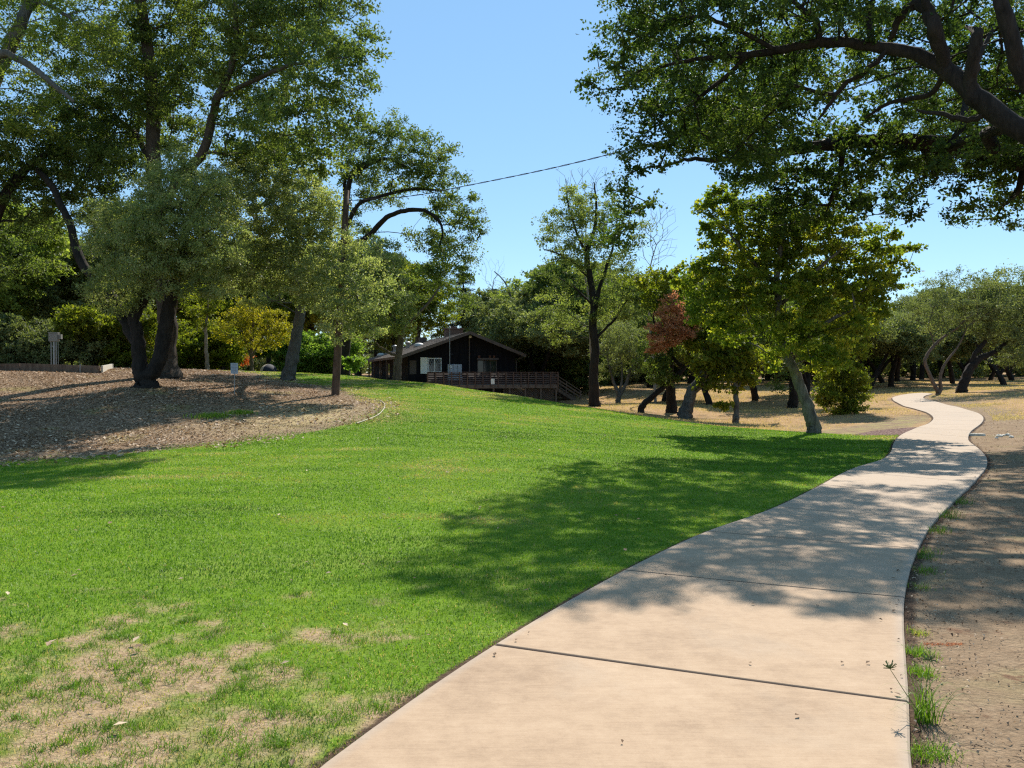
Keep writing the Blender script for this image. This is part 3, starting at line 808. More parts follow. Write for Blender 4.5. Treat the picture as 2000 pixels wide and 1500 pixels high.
# ---- left side: tall oak behind, its crown out of the top of the frame
b = TR(328, 738)
D = b[1]
tree('tall_oak', 'tallest oak on the left bank, brown trunk standing behind the forked dark oak', 'oak tree', b,
     [trunk_from(b, [(322, 690, D, .42), (326, 620, D, .36), (312, 520, D, .34), (305, 400, D, .30), (300, 300, D-.3, .28), (298, 190, D-.6, .25), (288, 90, D-1, .22), (275, -10, D-1.3, .19), (270, -150, D-1.6, .13), (285, -260, D-2, .07)], 1.35),
      LIMB((312, 420, D, .2), (350, 350, D-1, .2), (395, 300, D-2, .19), (415, 230, D-2.5, .17), (425, 190, D-3, .15), (455, 120, D-3.5, .12), (460, 20, D-4, .09), (450, -100, D-4, .05)),
      LIMB((425, 190, D-3, .1), (490, 160, D-4, .09), (560, 130, D-5, .07), (630, 120, D-5, .04)),
      LIMB((300, 330, D, .14), (270, 270, D+1, .13), (240, 240, D+2, .10), (190, 200, D+3, .07)),
      LIMB((298, 200, D, .12), (350, 140, D+1, .1), (390, 60, D+2, .07), (400, -60, D+2, .04))],
     [LB(560, 60, D-4, 130, 80), LB(640, 140, D-8, 85, 90), LB(590, 230, D-7, 90, 60), LB(670, 240, D-8.5, 42, 50, 1), LB(470, 170, D-3, 90, 90, .7), LB(480, 20, D-2, 120, 70, .8),
      LB(440, -120, D-3, 160, 90), LB(600, -60, D-4, 100, 80), LB(330, 60, D, 90, 90, .8), LB(250, 130, D+1, 100, 90, .9), LB(300, 170, D-1, 70, 70, .8), LB(240, 230, D+2, 110, 70), LB(350, 250, D, 70, 60, .7),
      LB(250, -130, D-2, 170, 90, .7), LB(130, 60, D+1, 90, 80, .4), LB(500, 290, D-2, 90, 45), LB(620, 300, D-6.5, 60, 40, .7), LB(705, 100, D-8, 30, 50, .6), LB(690, 180, D-8.5, 40, 60), LB(540, 250, D-5, 80, 60), LB(400, 130, D-1, 70, 70, .7), LB(720, -130, D-4, 90, 50), LB(690, 30, D-6, 40, 60, .8), LB(600, -130, D-5, 110, 60), LB(150, 190, D+2, 80, 60, .7), LB(440, -260, D-3, 150, 60, .7), LB(180, 300, D+2, 80, 60)],  # unseen lobes above the frame at right added to shade the left lawn
     M['oak_leaf'], M['bark_oak'], spacing=.86, rc=.74, n=160, L=.105, seed=11)

# ---- forked dark oak in front
b = TR(285, 757); D = b[1]
tree('forked_oak', 'dark forked oak with three leaning trunks rising from one foot on the bank', 'oak tree', b,
     [trunk_from(b, [(276, 725, D, .30), (272, 700, D, .26), (268, 650, D-.2, .22), (262, 620, D-.3, .2), (285, 570, D-.3, .19), (292, 520, D-.4, .16), (285, 440, D-.6, .12), (300, 380, D-.8, .07)], 1.5),
      LIMB((280, 738, D, .25), (298, 725, D-.1, .28), (314, 690, D-.2, .26), (322, 640, D-.3, .25), (332, 590, D-.4, .23), (345, 540, D-.6, .2), (360, 470, D-1, .15), (380, 390, D-1.3, .09)),
      LIMB((266, 668, D, .2), (243, 625, D+.3, .2), (228, 595, D+.6, .18), (205, 560, D+1, .17), (172, 530, D+1.5, .17), (150, 490, D+1.8, .16), (138, 440, D+2, .14), (118, 400, D+2.2, .13), (100, 360, D+2.5, .12), (70, 330, D+3, .09))],
     [LB(350, 380, D-1, 85, 80), LB(260, 470, D-1, 85, 80), LB(230, 560, D-.5, 55, 60, .9), LB(400, 470, D-2, 80, 80), LB(300, 520, D-2, 70, 60), LB(330, 450, D-2, 90, 80), LB(400, 400, D-2, 60, 70), LB(350, 330, D-1, 45, 40), LB(395, 550, D-1.6, 60, 50), LB(200, 440, D, 50, 50, .8)],
     M['grey_leaf'], M['bark_dark'], spacing=.56, rc=.5, n=150, L=.075, Wd=.5, seed=12,
     extra=None)
# dark crown carried by an oak standing left of frame
b = at_ground(-60, 33); D = b[1]
tree('shaded_oak', 'dark dense oak at the left edge of the bank, crown in deep shade', 'oak tree', b,
     [trunk_from(b, [(-60, 640, D, .36), (-40, 520, D, .32), (-10, 420, D, .26), (40, 340, D, .18), (90, 300, D, .1)]),
      LIMB((-40, 520, D, .2), (-90, 400, D, .2), (-130, 280, D, .14))],
     [LB(40, 290, D, 90, 90), LB(140, 270, D+1, 90, 90), LB(60, 400, D+1, 80, 60), LB(150, 380, D+1, 80, 60), LB(-60, 320, D, 100, 100), LB(215, 330, D, 60, 60), LB(20, 500, D+2, 60, 60, .7), LB(-80, 470, D, 70, 70)],
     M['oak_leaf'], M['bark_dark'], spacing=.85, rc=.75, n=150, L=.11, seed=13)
b = at_ground(-190, 30); D = b[1]
tree('leaning_oak', 'pale-leaved oak leaning in from the left edge at the top, grey limbs showing', 'oak tree', b,
     [trunk_from(b, [(-150, 600, D, .36), (-110, 400, D, .33), (-60, 250, D, .30), (-10, 150, D, .27), (25, 80, D, .24), (60, 0, D, .18), (90, -100, D, .1)]),
      LIMB((-30, 190, D, .15), (0, 108, D-1, .13), (40, 118, D-1, .12), (80, 145, D-1.2, .10), (110, 170, D-1.4, .09), (145, 198, D-1.5, .05)),
      LIMB((60, 10, D, .12), (85, 5, D, .08), (130, 30, D-.5, .07), (150, 48, D-.6, .04))],
     [LB(40, 190, D, 80, 70, .8), LB(150, 90, D, 100, 70, .5), LB(-40, 60, D, 90, 80), LB(60, -60, D, 150, 70, .7), LB(200, 40, D, 70, 70, .4), LB(30, 40, D-1, 60, 60, .5), LB(-70, 200, D, 80, 70)],
     M['pale_leaf'], M['bark_grey'], spacing=.9, rc=.7, n=120, L=.09, seed=14)
# ---- slanting trunk oak by the lawn
b = TR(563, 743); D = b[1]
tree('slanting_oak', 'grey-green oak on a slanting bare trunk where the bank meets the lawn', 'oak tree', b,
     [trunk_from(b, [(568, 715, D, .31), (575, 680, D, .28), (582, 640, D, .26), (588, 600, D-.2, .25), (592, 560, D-.4, .23), (590, 510, D-.8, .18), (575, 440, D-1.4, .13), (560, 370, D-2, .08)], 1.3),
      LIMB((590, 580, D-.3, .14), (560, 520, D-1, .13), (520, 460, D-2, .1), (480, 400, D-2.4, .05)),
      LIMB((591, 560, D-.3, .14), (620, 500, D-1, .12), (640, 430, D-1.5, .07)),
      LIMB((588, 590, D, .04), (552, 590, D-1, .03), (545, 570, D-1, .02)), LIMB((590, 565, D-.3, .13), (610, 530, D-3, .11), (650, 520, D-5.5, .08), (700, 560, D-7, .05))],
     [LB(500, 400, D-5, 85, 90), LB(590, 420, D-5.4, 75, 90), LB(560, 340, D-5, 70, 45), LB(480, 330, D-5, 45, 40), LB(530, 510, D-5, 80, 60), LB(620, 510, D-5, 55, 60), LB(440, 500, D-4.5, 60, 70), LB(610, 575, D-4, 50, 30, .8), LB(500, 570, D, 60, 30, .8), LB(640, 450, D-5, 35, 50, .8), LB(640, 520, 30.2, 50, 45), LB(600, 560, 30.5, 45, 35, .8), LB(670, 590, 29.8, 50, 42), LB(725, 620, 29.8, 42, 35, .9), LB(700, 540, 30.2, 45, 45, .9), LB(745, 575, 30.4, 38, 35, .8), LB(655, 650, 29.8, 30, 22, .6), LB(690, 480, 30.8, 28, 32, .5)],
     M['grey_leaf'], M['bark_grey'], spacing=.64, rc=.58, n=150, L=.09, Wd=.5, seed=15)
# ---- tree by the house corner
b = at_ground(775, 44.0); D = b[1]
tree('house_oak', 'small grey-green oak with a forked pale trunk in front of the house roof', 'oak tree', b,
     [trunk_from(b, [(777, 710, D, .20), (779, 690, D, .19), (783, 660, D, .16), (786, 640, D-.3, .14), (790, 600, D-.6, .11), (770, 540, D-1, .09)], 1.15),
      LIMB((779, 696, D, .09), (762, 690, D-.3, .075), (752, 683, D-.5, .065), (742, 678, D-.7, .04)),
      LIMB((786, 640, D, .1), (740, 590, D-1, .09), (700, 540, D-1.5, .05)),
      LIMB((786, 640, D, .1), (830, 600, D, .08), (860, 560, D, .04))],
     [LB(720, 530, D-2, 65, 60), LB(700, 600, D-2, 50, 50), LB(765, 600, D-1.5, 50, 45), LB(740, 500, D-1, 40, 30), LB(775, 640, D-1, 35, 22, .8), LB(690, 650, D-1, 40, 25, .8), LB(665, 560, D-1, 30, 50)],
     M['grey_leaf'], M['bark_brown'], spacing=.8, rc=.72, n=190, L=.11, seed=16)
b = at_ground(835, 50); D = 50.0
tree('green_tree', 'leafy fresh green tree between the pole oaks and the house ridge', 'tree', at_ground(812, 88),
     [trunk_from(at_ground(812, 88), [(815, 680, 88, .3), (820, 620, 88, .25), (825, 570, 87, .12)])],
     [LB(820, 580, 86, 55, 50), LB(850, 610, 86, 40, 40), LB(790, 610, 86, 40, 40), LB(815, 540, 86, 35, 30)],
     M['green_leaf'], M['bark_grey'], spacing=1.4, rc=1.2, n=170, L=.22, seed=17)
# ---- arching oak behind the utility pole
b = at_ground(672, 49); D = 49.0
tree('arching_oak', 'dark oak with long bare arching boughs over the house, behind the utility pole', 'oak tree', b,
     [trunk_from(b, [(673, 700, D, .30), (676, 660, D, .28), (682, 600, D, .26), (680, 540, D, .26), (676, 480, D, .24), (672, 430, D, .2), (680, 370, D, .16), (690, 335, D, .13), (720, 315, D, .08)], 1.3),
      LIMB((676, 490, D, .16), (720, 460, D-1, .15), (755, 425, D-1.5, .14), (790, 412, D-2, .13), (830, 412, D-2, .11), (862, 440, D-2, .08), (858, 490, D-2, .04)),
      LIMB((676, 450, D, .14), (700, 400, D-1, .12), (740, 385, D-1, .1), (800, 370, D-1, .08), (860, 372, D-1, .05)),
      LIMB((676, 430, D, .1), (672, 370, D+1, .1), (676, 345, D+1, .08)),
      LIMB((690, 340, D, .1), (750, 310, D-1, .1), (800, 330, D-1, .07))],
     [LB(740, 280, D, 55, 40), LB(800, 285, D-1, 55, 40), LB(850, 310, D-1, 45, 40), LB(700, 310, D, 30, 40, .7), LB(770, 340, D-1, 60, 35, .8), LB(870, 370, D-1, 40, 45), LB(905, 400, D-2, 32, 50, .8), LB(915, 470, D-2, 30, 55, .9),
      LB(880, 520, D-2, 45, 50, .9), LB(840, 470, D-1, 45, 35, .5), LB(890, 590, D-1, 30, 35, .8), LB(830, 330, D-1, 50, 40), LB(760, 390, D+1, 40, 25, .6), LB(865, 440, D, 40, 40), LB(925, 430, D-2, 22, 40), LB(840, 540, D, 50, 40, .8), LB(710, 350, D+1, 40, 50), LB(760, 250, D, 45, 25), LB(690, 300, D+1, 30, 40), LB(700, 420, D+1, 25, 50, .5), LB(720, 470, D+2, 30, 30, .5)],
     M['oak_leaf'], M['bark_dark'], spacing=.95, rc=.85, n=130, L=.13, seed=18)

# ---- background trees: a few kinds, copied
def proto(seed, kind):
    rg = np.random.default_rng(seed)
    if kind == 'round':
        lobes = [(np.array([rg.uniform(-2.2, 2.2), rg.uniform(-2.2, 2.2), rg.uniform(3.6, 7.6)]), np.array([1.9, 1.9, 1.5]) * rg.uniform(.8, 1.2), 1) for _ in range(9)]
        lobes += [(np.array([0, 0, 6.2]), np.array([2.4, 2.4, 2.2]), 1)]
        limbs = [[(np.array([0, 0, -.4]), .34), (np.array([0, 0, .3]), .26), (np.array([.3, .1, 2.0]), .22), (np.array([.1, .4, 4.0]), .16), (np.array([0, .2, 6.]), .08)]]
        return limbs, lobes
    if kind == 'leaner':
        lobes = [(np.array([rg.uniform(-3.2, 3.2), rg.uniform(-2.6, 2.6), rg.uniform(3.4, 5.8)]), np.array([1.8, 1.8, 1.2]) * rg.uniform(.8, 1.15), 1) for _ in range(10)]
        limbs = [[(np.array([0, 0, -.4]), .30), (np.array([0, 0, .2]), .25), (np.array([.5, .0, 1.2]), .21), (np.array([1.4, .2, 2.4]), .16), (np.array([2.2, .2, 4.]), .08)],
                 [(np.array([.3, 0, .8]), .16), (np.array([-.3, .2, 1.8]), .14), (np.array([-1.3, .2, 3.0]), .10), (np.array([-2., .2, 4.2]), .06)]]
        return limbs, lobes
    if kind == 'tall':
        lobes = [(np.array([rg.uniform(-1.6, 1.6), rg.uniform(-1.6, 1.6), rg.uniform(3.5, 12)]), np.array([1.7, 1.7, 1.7]) * rg.uniform(.8, 1.2), 1) for _ in range(13)]
        limbs = [[(np.array([0, 0, -.4]), .34), (np.array([0, 0, .3]), .27), (np.array([.1, .1, 3.0]), .22), (np.array([-.1, .0, 7.0]), .15), (np.array([0, .2, 11.]), .06)]]
        return limbs, lobes
    if kind == 'shrub':
        lobes = [(np.array([rg.uniform(-1.3, 1.3), rg.uniform(-1.1, 1.1), rg.uniform(.5, 1.9)]), np.array([.9, .9, .7]) * rg.uniform(.8, 1.2), 1) for _ in range(8)]
        limbs = [[(np.array([0, 0, -.2]), .08), (np.array([0, 0, .2]), .06), (np.array([.1, .0, 1.2]), .04)]]
        return limbs, lobes
kinds = {}
def bg_tree(kind, variant, mat, loc, s, rz, name, label, cat, group, sz=None):
    key = (kind, variant)
    if key not in kinds:
        limbs, lobes = proto(100 + variant * 7 + len(kind), kind)
        rg = np.random.default_rng(200 + variant)
        sp_, rc_, n_, L_ = {'round': (.8, .75, 170, .20), 'leaner': (.75, .72, 170, .18), 'tall': (.88, .85, 170, .21), 'shrub': (.4, .42, 140, .13)}[kind]
        cl = lobe_points(lobes, sp_, rg, .5)
        pos, par, rad = skeleton(limbs, cl, rg)
        Vt, Ft = tubes(pos, par, rad, rg, .012)
        V, F, var = leaf_cloud(cl, rc_, n_, L_, .6, rg)
        tr_ = np_mesh('trunk', Vt, fix_tris(Ft), M['bark_dark'])
        cr_ = np_mesh('crown', V, F, M['olive_leaf'], smooth=False, face_attr={'var': var})
        kinds[key] = (tr_.data, cr_.data, {})
        bpy.data.objects.remove(tr_); bpy.data.objects.remove(cr_)
    tm, cm, byc = kinds[key]
    mk = mat.name
    if mk not in byc:
        if not byc: cm.materials.clear(); cm.materials.append(mat); byc[mk] = cm
        else:
            c2 = cm.copy(); c2.materials.clear(); c2.materials.append(mat); byc[mk] = c2
    r = empty(name, loc, rz, label, cat, group)
    r.scale = (s, s, sz or s)
    for nm, me in (('trunk', tm), ('crown', byc[mk])):
        o = bpy.data.objects.new(nm, me); COL.objects.link(o); o.parent = r
    return r
def BG(u, d, kind, variant, mat, s, rz, name, label, cat, group, sz=None):
    return bg_tree(kind, variant, M[mat], at_ground(u, d), s, rz, name, label, cat, group, sz)

GL = 'trees behind the left bank'
BG(-140, 52, 'round', 0, 'olive_leaf', 1.5, .4, 'round_oak', 'dark round oak behind the left end of the timber border', 'tree', GL)
BG(20, 46, 'round', 1, 'pale_leaf', 1.15, 1.4, 'backlit_tree', 'sunlit yellowish tree at the far left, above the timber border', 'tree', GL)
BG(115, 52, 'round', 2, 'pale_leaf', 1.05, 2.4, 'backlit_tree', 'pale backlit tree directly behind the grey utility cabinet', 'tree', GL)
BG(185, 50, 'round', 0, 'olive_leaf', .95, 3.0, 'round_oak', 'dark low oak right of the grey utility cabinet', 'tree', GL)
BG(250, 62, 'tall', 0, 'green_leaf', 1.1, .3, 'tall_tree', 'tall green tree seen between the forks of the dark oak', 'tree', GL)
BG(375, 60, 'round', 1, 'green_leaf', 1.1, 4.4, 'round_tree', 'fresh green round tree just right of the brown oak trunk', 'tree', GL)
BG(440, 74, 'round', 2, 'green_leaf', 1.3, 5.4, 'round_tree', 'green tree standing behind the golden one', 'tree', GL)
BG(525, 66, 'tall', 1, 'green_leaf', .95, 1.4, 'tall_tree', 'tall green tree behind the slanting trunk', 'tree', GL)
BG(620, 70, 'round', 0, 'green_leaf', 1.35, 2.2, 'round_tree', 'broad green tree between slanting trunk and utility pole', 'tree', GL)
BG(700, 96, 'round', 1, 'olive_leaf', 1.7, 2.2, 'round_oak', 'dark oak behind the far end of the house roof', 'tree', GL)
BG(770, 104, 'tall', 0, 'oak_leaf', 1.35, 1.2, 'tall_oak_tree', 'tall dark tree rising behind the middle of the house roof', 'tree', GL)
BG(80, 84, 'tall', 1, 'oak_leaf', 1.3, 2.2, 'tall_oak_tree', 'tall dark tree far behind the utility cabinet', 'tree', GL)
BG(-40, 90, 'tall', 0, 'oak_leaf', 1.2, 2.2, 'tall_oak_tree', 'tall dark tree far back at the left frame edge', 'tree', GL)
BG(330, 92, 'tall', 0, 'oak_leaf', 1.1, 3.2, 'tall_oak_tree', 'tall dark tree far behind the brown oak trunk', 'tree', GL)
BG(575, 100, 'tall', 1, 'oak_leaf', 1.1, 4.2, 'tall_oak_tree', 'tall dark tree far behind the slanting trunk', 'tree', GL)
GS = 'shrubs behind the left bank'
for i, (u, d, s, m_, nm, lb) in enumerate([(-20, 42, 1.0, 'olive_leaf', 'shrub', 'dark shrub at the left edge behind the timber border'),
        (60, 43, 1.0, 'olive_leaf', 'shrub', 'dark shrub behind the border, left of the utility cabinet'), (140, 43, 1.0, 'olive_leaf', 'shrub', 'dark shrub behind the border, right of the utility cabinet'),
        (215, 44, 1.2, 'green_leaf', 'shrub', 'green shrub behind the pale end of the timber border'), (262, 50, 1.1, 'green_leaf', 'shrub', 'green shrub left of the forked oak foot'),
        (372, 52, 1.15, 'green_leaf', 'shrub', 'green shrub right of the brown oak foot'), (432, 54, 1.0, 'green_leaf', 'shrub', 'low green shrub just left of the notice board'),
        (560, 62, 1.1, 'bright_leaf', 'shrub', 'bright shrub right of the dark domed tent'), (605, 62, 1.35, 'bright_leaf', 'shrub', 'bright green shrub right of the slanting trunk'),
        (640, 60, 1.2, 'bright_leaf', 'shrub', 'bright green shrub left of the utility pole')]):
    BG(u, d, 'shrub', i % 2, m_, s * 1.1, i * 1.3, nm, lb, 'shrub', GS)
tree('rust_shrub', 'rust red shrub behind the notice board under the golden tree', 'shrub', at_ground(463, 56),
     [trunk_from(at_ground(463, 56), [(463, 700, 56, .05), (460, 690, 56, .03)])], [LB(450, 688, 56, 16, 14), LB(472, 698, 56, 13, 16)], M['rust_leaf'], M['bark_brown'], spacing=.5, rc=.4, n=70, L=.13, seed=31)
b = at_ground(694, 47)
tree('bright_shrub', 'big-leaved bright shrub at the near corner of the dark house', 'shrub', b,
     [trunk_from(b, [(690, 710, 47, .04), (692, 695, 47, .03)])], [LB(692, 708, 47, 17, 14)], M['bright_leaf'], M['bark_grey'], spacing=.45, rc=.42, n=60, L=.2, Wd=.6, seed=32)
b = at_ground(492, 50); D = 50.0
tree('golden_tree', 'golden orange-yellow small tree behind the notice board', 'tree', b,
     [trunk_from(b, [(490, 690, D, .10), (494, 650, D, .08), (492, 610, D, .04)]), LIMB((490, 700, D, .07), (478, 660, D, .06), (465, 630, D, .04)), LIMB((490, 700, D, .07), (512, 660, D, .05), (530, 630, D, .03))],
     [LB(480, 620, D, 40, 30), LB(520, 625, D, 40, 30), LB(545, 650, D, 28, 25), LB(455, 645, D, 35, 25), LB(500, 660, D, 50, 25), LB(490, 595, D, 30, 18), LB(430, 620, D, 18, 18, .6)],
     M['gold_leaf'], M['bark_brown'], spacing=.66, rc=.55, n=75, L=.11, seed=33)
b = at_ground(405, 47); D = 47.0
tree('slender_tree', 'slender pale straight trunk with light green crown right of the brown oak', 'tree', b,
     [trunk_from(b, [(404, 700, D, .12), (402, 675, D, .10), (402, 640, D, .08), (406, 605, D, .06), (404, 570, D, .04)], 1.2)],
     [LB(400, 620, D, 28, 25, .6), LB(415, 580, D, 30, 25, .8), LB(385, 585, D, 30, 25, .8)], M['green_leaf'], M['bark_pale'], spacing=.6, rc=.5, n=80, L=.11, seed=34)
b = at_ground(342, 44); D = 44.0
tree('twin_stem_tree', 'thin twin-stemmed brown tree just behind the brown oak trunk', 'tree', b,
     [trunk_from(b, [(342, 700, D, .13), (341, 682, D, .12), (339, 660, D, .05), (340, 615, D, .04), (340, 560, D, .02)], 1.2),
      LIMB((341, 684, D, .06), (344, 660, D, .05), (343, 615, D, .04), (352, 560, D, .02))],
     [LB(345, 560, D, 30, 25, .7), LB(370, 590, D, 20, 25, .7)], M['green_leaf'], M['bark_brown'], spacing=.7, rc=.5, n=80, L=.11, seed=35)

# conifers behind the house
def conifer(u, d, top_v, wpx, seed, label):
    b = at_ground(u, d); top = P(u, top_v, d); h = top[2] - b[2]; rg = np.random.default_rng(seed)
    W_ = wpx / FP * d
    root = empty('conifer', b, 0, label, 'conifer', 'conifers behind the house')
    limbs = [[(b + [0, 0, -.3], .42), (b + [0, 0, .3], .36), (b + [0, 0, h * .5], .2), (b + [0, 0, h * .97], .04)]]
    Cc = []; pos = [b + [0, 0, -.3]]
    whorls = 15
    V, F, var = [], [], []
    bars = []
    for i in range(whorls):
        f = i / (whorls - 1); z = h * (.12 + .86 * f); rr_ = W_ * (1 - f) ** .8 * rg.uniform(.75, 1.1) + .2
        for k in range(8):
            a = rg.uniform(0, 6.28); e = np.array([math.cos(a), math.sin(a), 0]) * rr_ * rg.uniform(.6, 1.1)
            m = max(2, int(np.linalg.norm(e) / .55))
            for j in range(1, m + 1):
                q = j / m; Cc.append(np.array([0, 0, z]) + e * q + np.array([0, 0, -.16 * rr_ * q * q + .05]))
            bars.append((np.array([0, 0, z]), np.array([0, 0, z]) + e + np.array([0, 0, -.15 * rr_])))
    pos, par, rad = skeleton(limbs, np.zeros((0, 3)), rg)
    Vt, Ft = tubes(pos - b, par, rad, rg); Ft = fix_tris(Ft)
    mb = MB()
    for a_, e_ in bars: mb.tube([a_, e_], [.05, .015], 4)
    tv = np.array(mb.v); tf = []
    for f_ in mb.f:
        if len(f_) == 4: tf += [(f_[0], f_[1], f_[2]), (f_[0], f_[2], f_[3])]
    Ft = np.concatenate([Ft, np.array(tf) + len(Vt)]); Vt = np.concatenate([Vt, tv])
    np_mesh('trunk', Vt, Ft, M['bark_dark'], root)
    V, F, var = leaf_cloud(np.array(Cc), .62, 46, .34, .22, rg, .3, up=1.2)
    np_mesh('crown', V, F, M['conifer_leaf'], root, smooth=False, face_attr={'var': var})
conifer(905, 96, 520, 95, 41, 'dark layered conifer rising behind the house chimney')
conifer(965, 112, 565, 70, 42, 'smaller dark conifer right of the house ridge')
conifer(735, 110, 480, 80, 43, 'tall conifer behind the far end of the house')

# ---- middle distance right of the house
GR = 'trees beyond the deck'
b = at_ground(1003, 84); D = 84.0
tree('sparse_tree', 'thin yellow-green tree with bare top twigs above the deck', 'tree', b,
     [trunk_from(b, [(1003, 700, D, .3), (1000, 640, D, .22), (1000, 590, D, .14), (985, 550, D, .07), (965, 530, D, .04)])],
     [LB(1000, 570, D, 28, 26, .7), LB(1030, 580, D, 30, 26, .7), LB(975, 590, D, 25, 20, .6), LB(1010, 610, D, 45, 25)],
     M['pale_leaf'], M['bark_grey'], spacing=1.2, rc=1.0, n=90, L=.2, seed=51)
BG(1045, 76, 'round', 0, 'olive_leaf', 1.15, .6, 'olive_tree', 'grey-green tree right behind the deck rail', 'tree', GR)
BG(985, 92, 'round', 2, 'olive_leaf', 1.3, 2.6, 'olive_tree', 'grey-green tree just right of the gable', 'tree', GR)
BG(1095, 74, 'leaner', 0, 'oak_leaf', 1.5, 1.1, 'dark_oak', 'dark spreading oak behind the deck stairs', 'tree', GR, 1.7)
BG(1130, 95, 'round', 1, 'olive_leaf', 1.55, 3.1, 'dark_oak', 'dark round oak left of the tall straight trunk', 'tree', GR)
BG(1240, 96, 'round', 0, 'green_leaf', 1.5, 4.1, 'green_oak', 'green tree right of the tall straight trunk, far back', 'tree', GR)
BG(1180, 110, 'round', 2, 'olive_leaf', 1.8, 4.1, 'olive_tree', 'broad grey-green tree far behind the tall straight trunk', 'tree', GR)
b = at_ground(1207, 52); D = 52.0
tree('multi_stem_olive', 'feathery grey-green small tree with several thin stems on the golden field', 'tree', b,
     [trunk_from(b, [(1208, 770, D, .16), (1198, 745, D, .1), (1190, 715, D, .07), (1185, 690, D, .04)], 1.2),
      LIMB((1210, 772, D, .13), (1225, 745, D, .1), (1232, 720, D, .08), (1250, 700, D, .05)), LIMB((1208, 772, D, .1), (1215, 740, D, .07), (1212, 700, D, .04))],
     [LB(1195, 690, D, 40, 28, .8), LB(1235, 680, D, 35, 35, .8), LB(1210, 650, D, 45, 25, .8), LB(1180, 720, D, 22, 20, .5), LB(1248, 715, D, 20, 22, .5)],
     M['olive_leaf'], M['bark_grey'], spacing=.7, rc=.6, n=110, L=.11, Wd=.35, seed=52)
# tall straight trunk
b = at_ground(1161, 43.5); D = 43.5
tree('tall_straight_tree', 'tall thin-crowned tree with a straight dark trunk and bare twigs on top', 'tree', b,
     [trunk_from(b, [(1160, 760, D, .27), (1160, 720, D, .23), (1163, 680, D, .22), (1158, 640, D, .21), (1160, 590, D, .18), (1152, 540, D, .16), (1147, 495, D, .13), (1160, 450, D, .09), (1165, 400, D, .06), (1160, 355, D, .03)], 1.2),
      LIMB((1158, 650, D, .13), (1164, 600, D, .12), (1172, 560, D, .1), (1185, 520, D, .08), (1200, 470, D, .05), (1205, 420, D, .03)),
      LIMB((1165, 660, D, .09), (1185, 640, D, .08), (1205, 618, D, .07), (1222, 590, D, .05), (1250, 560, D, .03)),
      LIMB((1147, 500, D, .08), (1125, 450, D, .06), (1110, 400, D, .04), (1105, 350, D, .02)), LIMB((1152, 545, D, .06), (1110, 505, D, .05), (1060, 485, D, .03)),
      LIMB((1160, 600, D, .06), (1120, 560, D, .05), (1085, 540, D, .03))],
     [LB(1090, 450, D, 40, 45, .6), LB(1130, 400, D, 45, 45, .55), LB(1180, 430, D, 40, 50, .55), LB(1120, 530, D, 50, 35, .6), LB(1210, 520, D, 45, 45, .7), LB(1160, 490, D, 40, 30, .6), LB(1240, 560, D, 40, 35, .7), LB(1090, 590, D, 40, 30, .6), LB(1180, 600, D, 45, 30, .6), LB(1245, 460, D, 25, 35, .7), LB(1070, 470, D, 25, 28, .8), LB(1150, 440, D, 60, 50, .7), LB(1220, 580, D, 50, 50, .8), LB(1130, 480, D, 50, 40, .7), LB(1100, 640, D+1, 40, 35, .7)],
     M['airy_leaf'], M['bark_dark'], spacing=.8, rc=.7, n=125, L=.10, seed=53)
def bare_tree(name, label, base, pts_list, seed, mat='twig', cat='bare tree'):
    rg = np.random.default_rng(seed)
    limbs, cl = pts_list
    pos, par, rad = skeleton(limbs, np.array(cl), rg, step=.4, tip=.008, bal=.55, wob=.15)
    root = empty(name, base, 0, label, cat)
    V_, F_ = tubes(pos - base, par, rad, rg)
    np_mesh('trunk', V_, fix_tris(F_), M[mat], root)
rg = np.random.default_rng(5)
b = at_ground(1160, 47.0)
cl = [P(rg.uniform(1085, 1205), rg.uniform(325, 430), 47 + rg.uniform(-1, 1)) for _ in range(130)]
bare_tree('bare_twig_tree', 'leafless pale twigs rising above the thin-crowned tree', b, ([trunk_from(b, [(1155, 700, 47, .07), (1150, 600, 47, .06), (1142, 520, 47, .05), (1145, 440, 47, .03)], 1.1)], cl), 61)
b = at_ground(1280, 50.0)
cl = [P(rg.uniform(1245, 1325), rg.uniform(400, 520), 50 + rg.uniform(-1, 1)) for _ in range(110)]
bare_tree('bare_twig_tree', 'leafless pale twigs right of the hanging oak foliage', b, ([trunk_from(b, [(1275, 700, 50, .08), (1268, 620, 50, .06), (1265, 560, 50, .05), (1275, 500, 50, .03)], 1.1)], cl), 62)
b = at_ground(952, 88.0)
cl = [P(rg.uniform(940, 985), rg.uniform(500, 560), 88 + rg.uniform(-1, 1)) for _ in range(50)]
bare_tree('bare_twig_tree', 'leafless twig top poking up behind the house, left of the yellow-green tree', b, ([trunk_from(b, [(955, 650, 88, .09), (960, 580, 88, .06), (965, 545, 88, .04)], 1.2)], cl), 63)

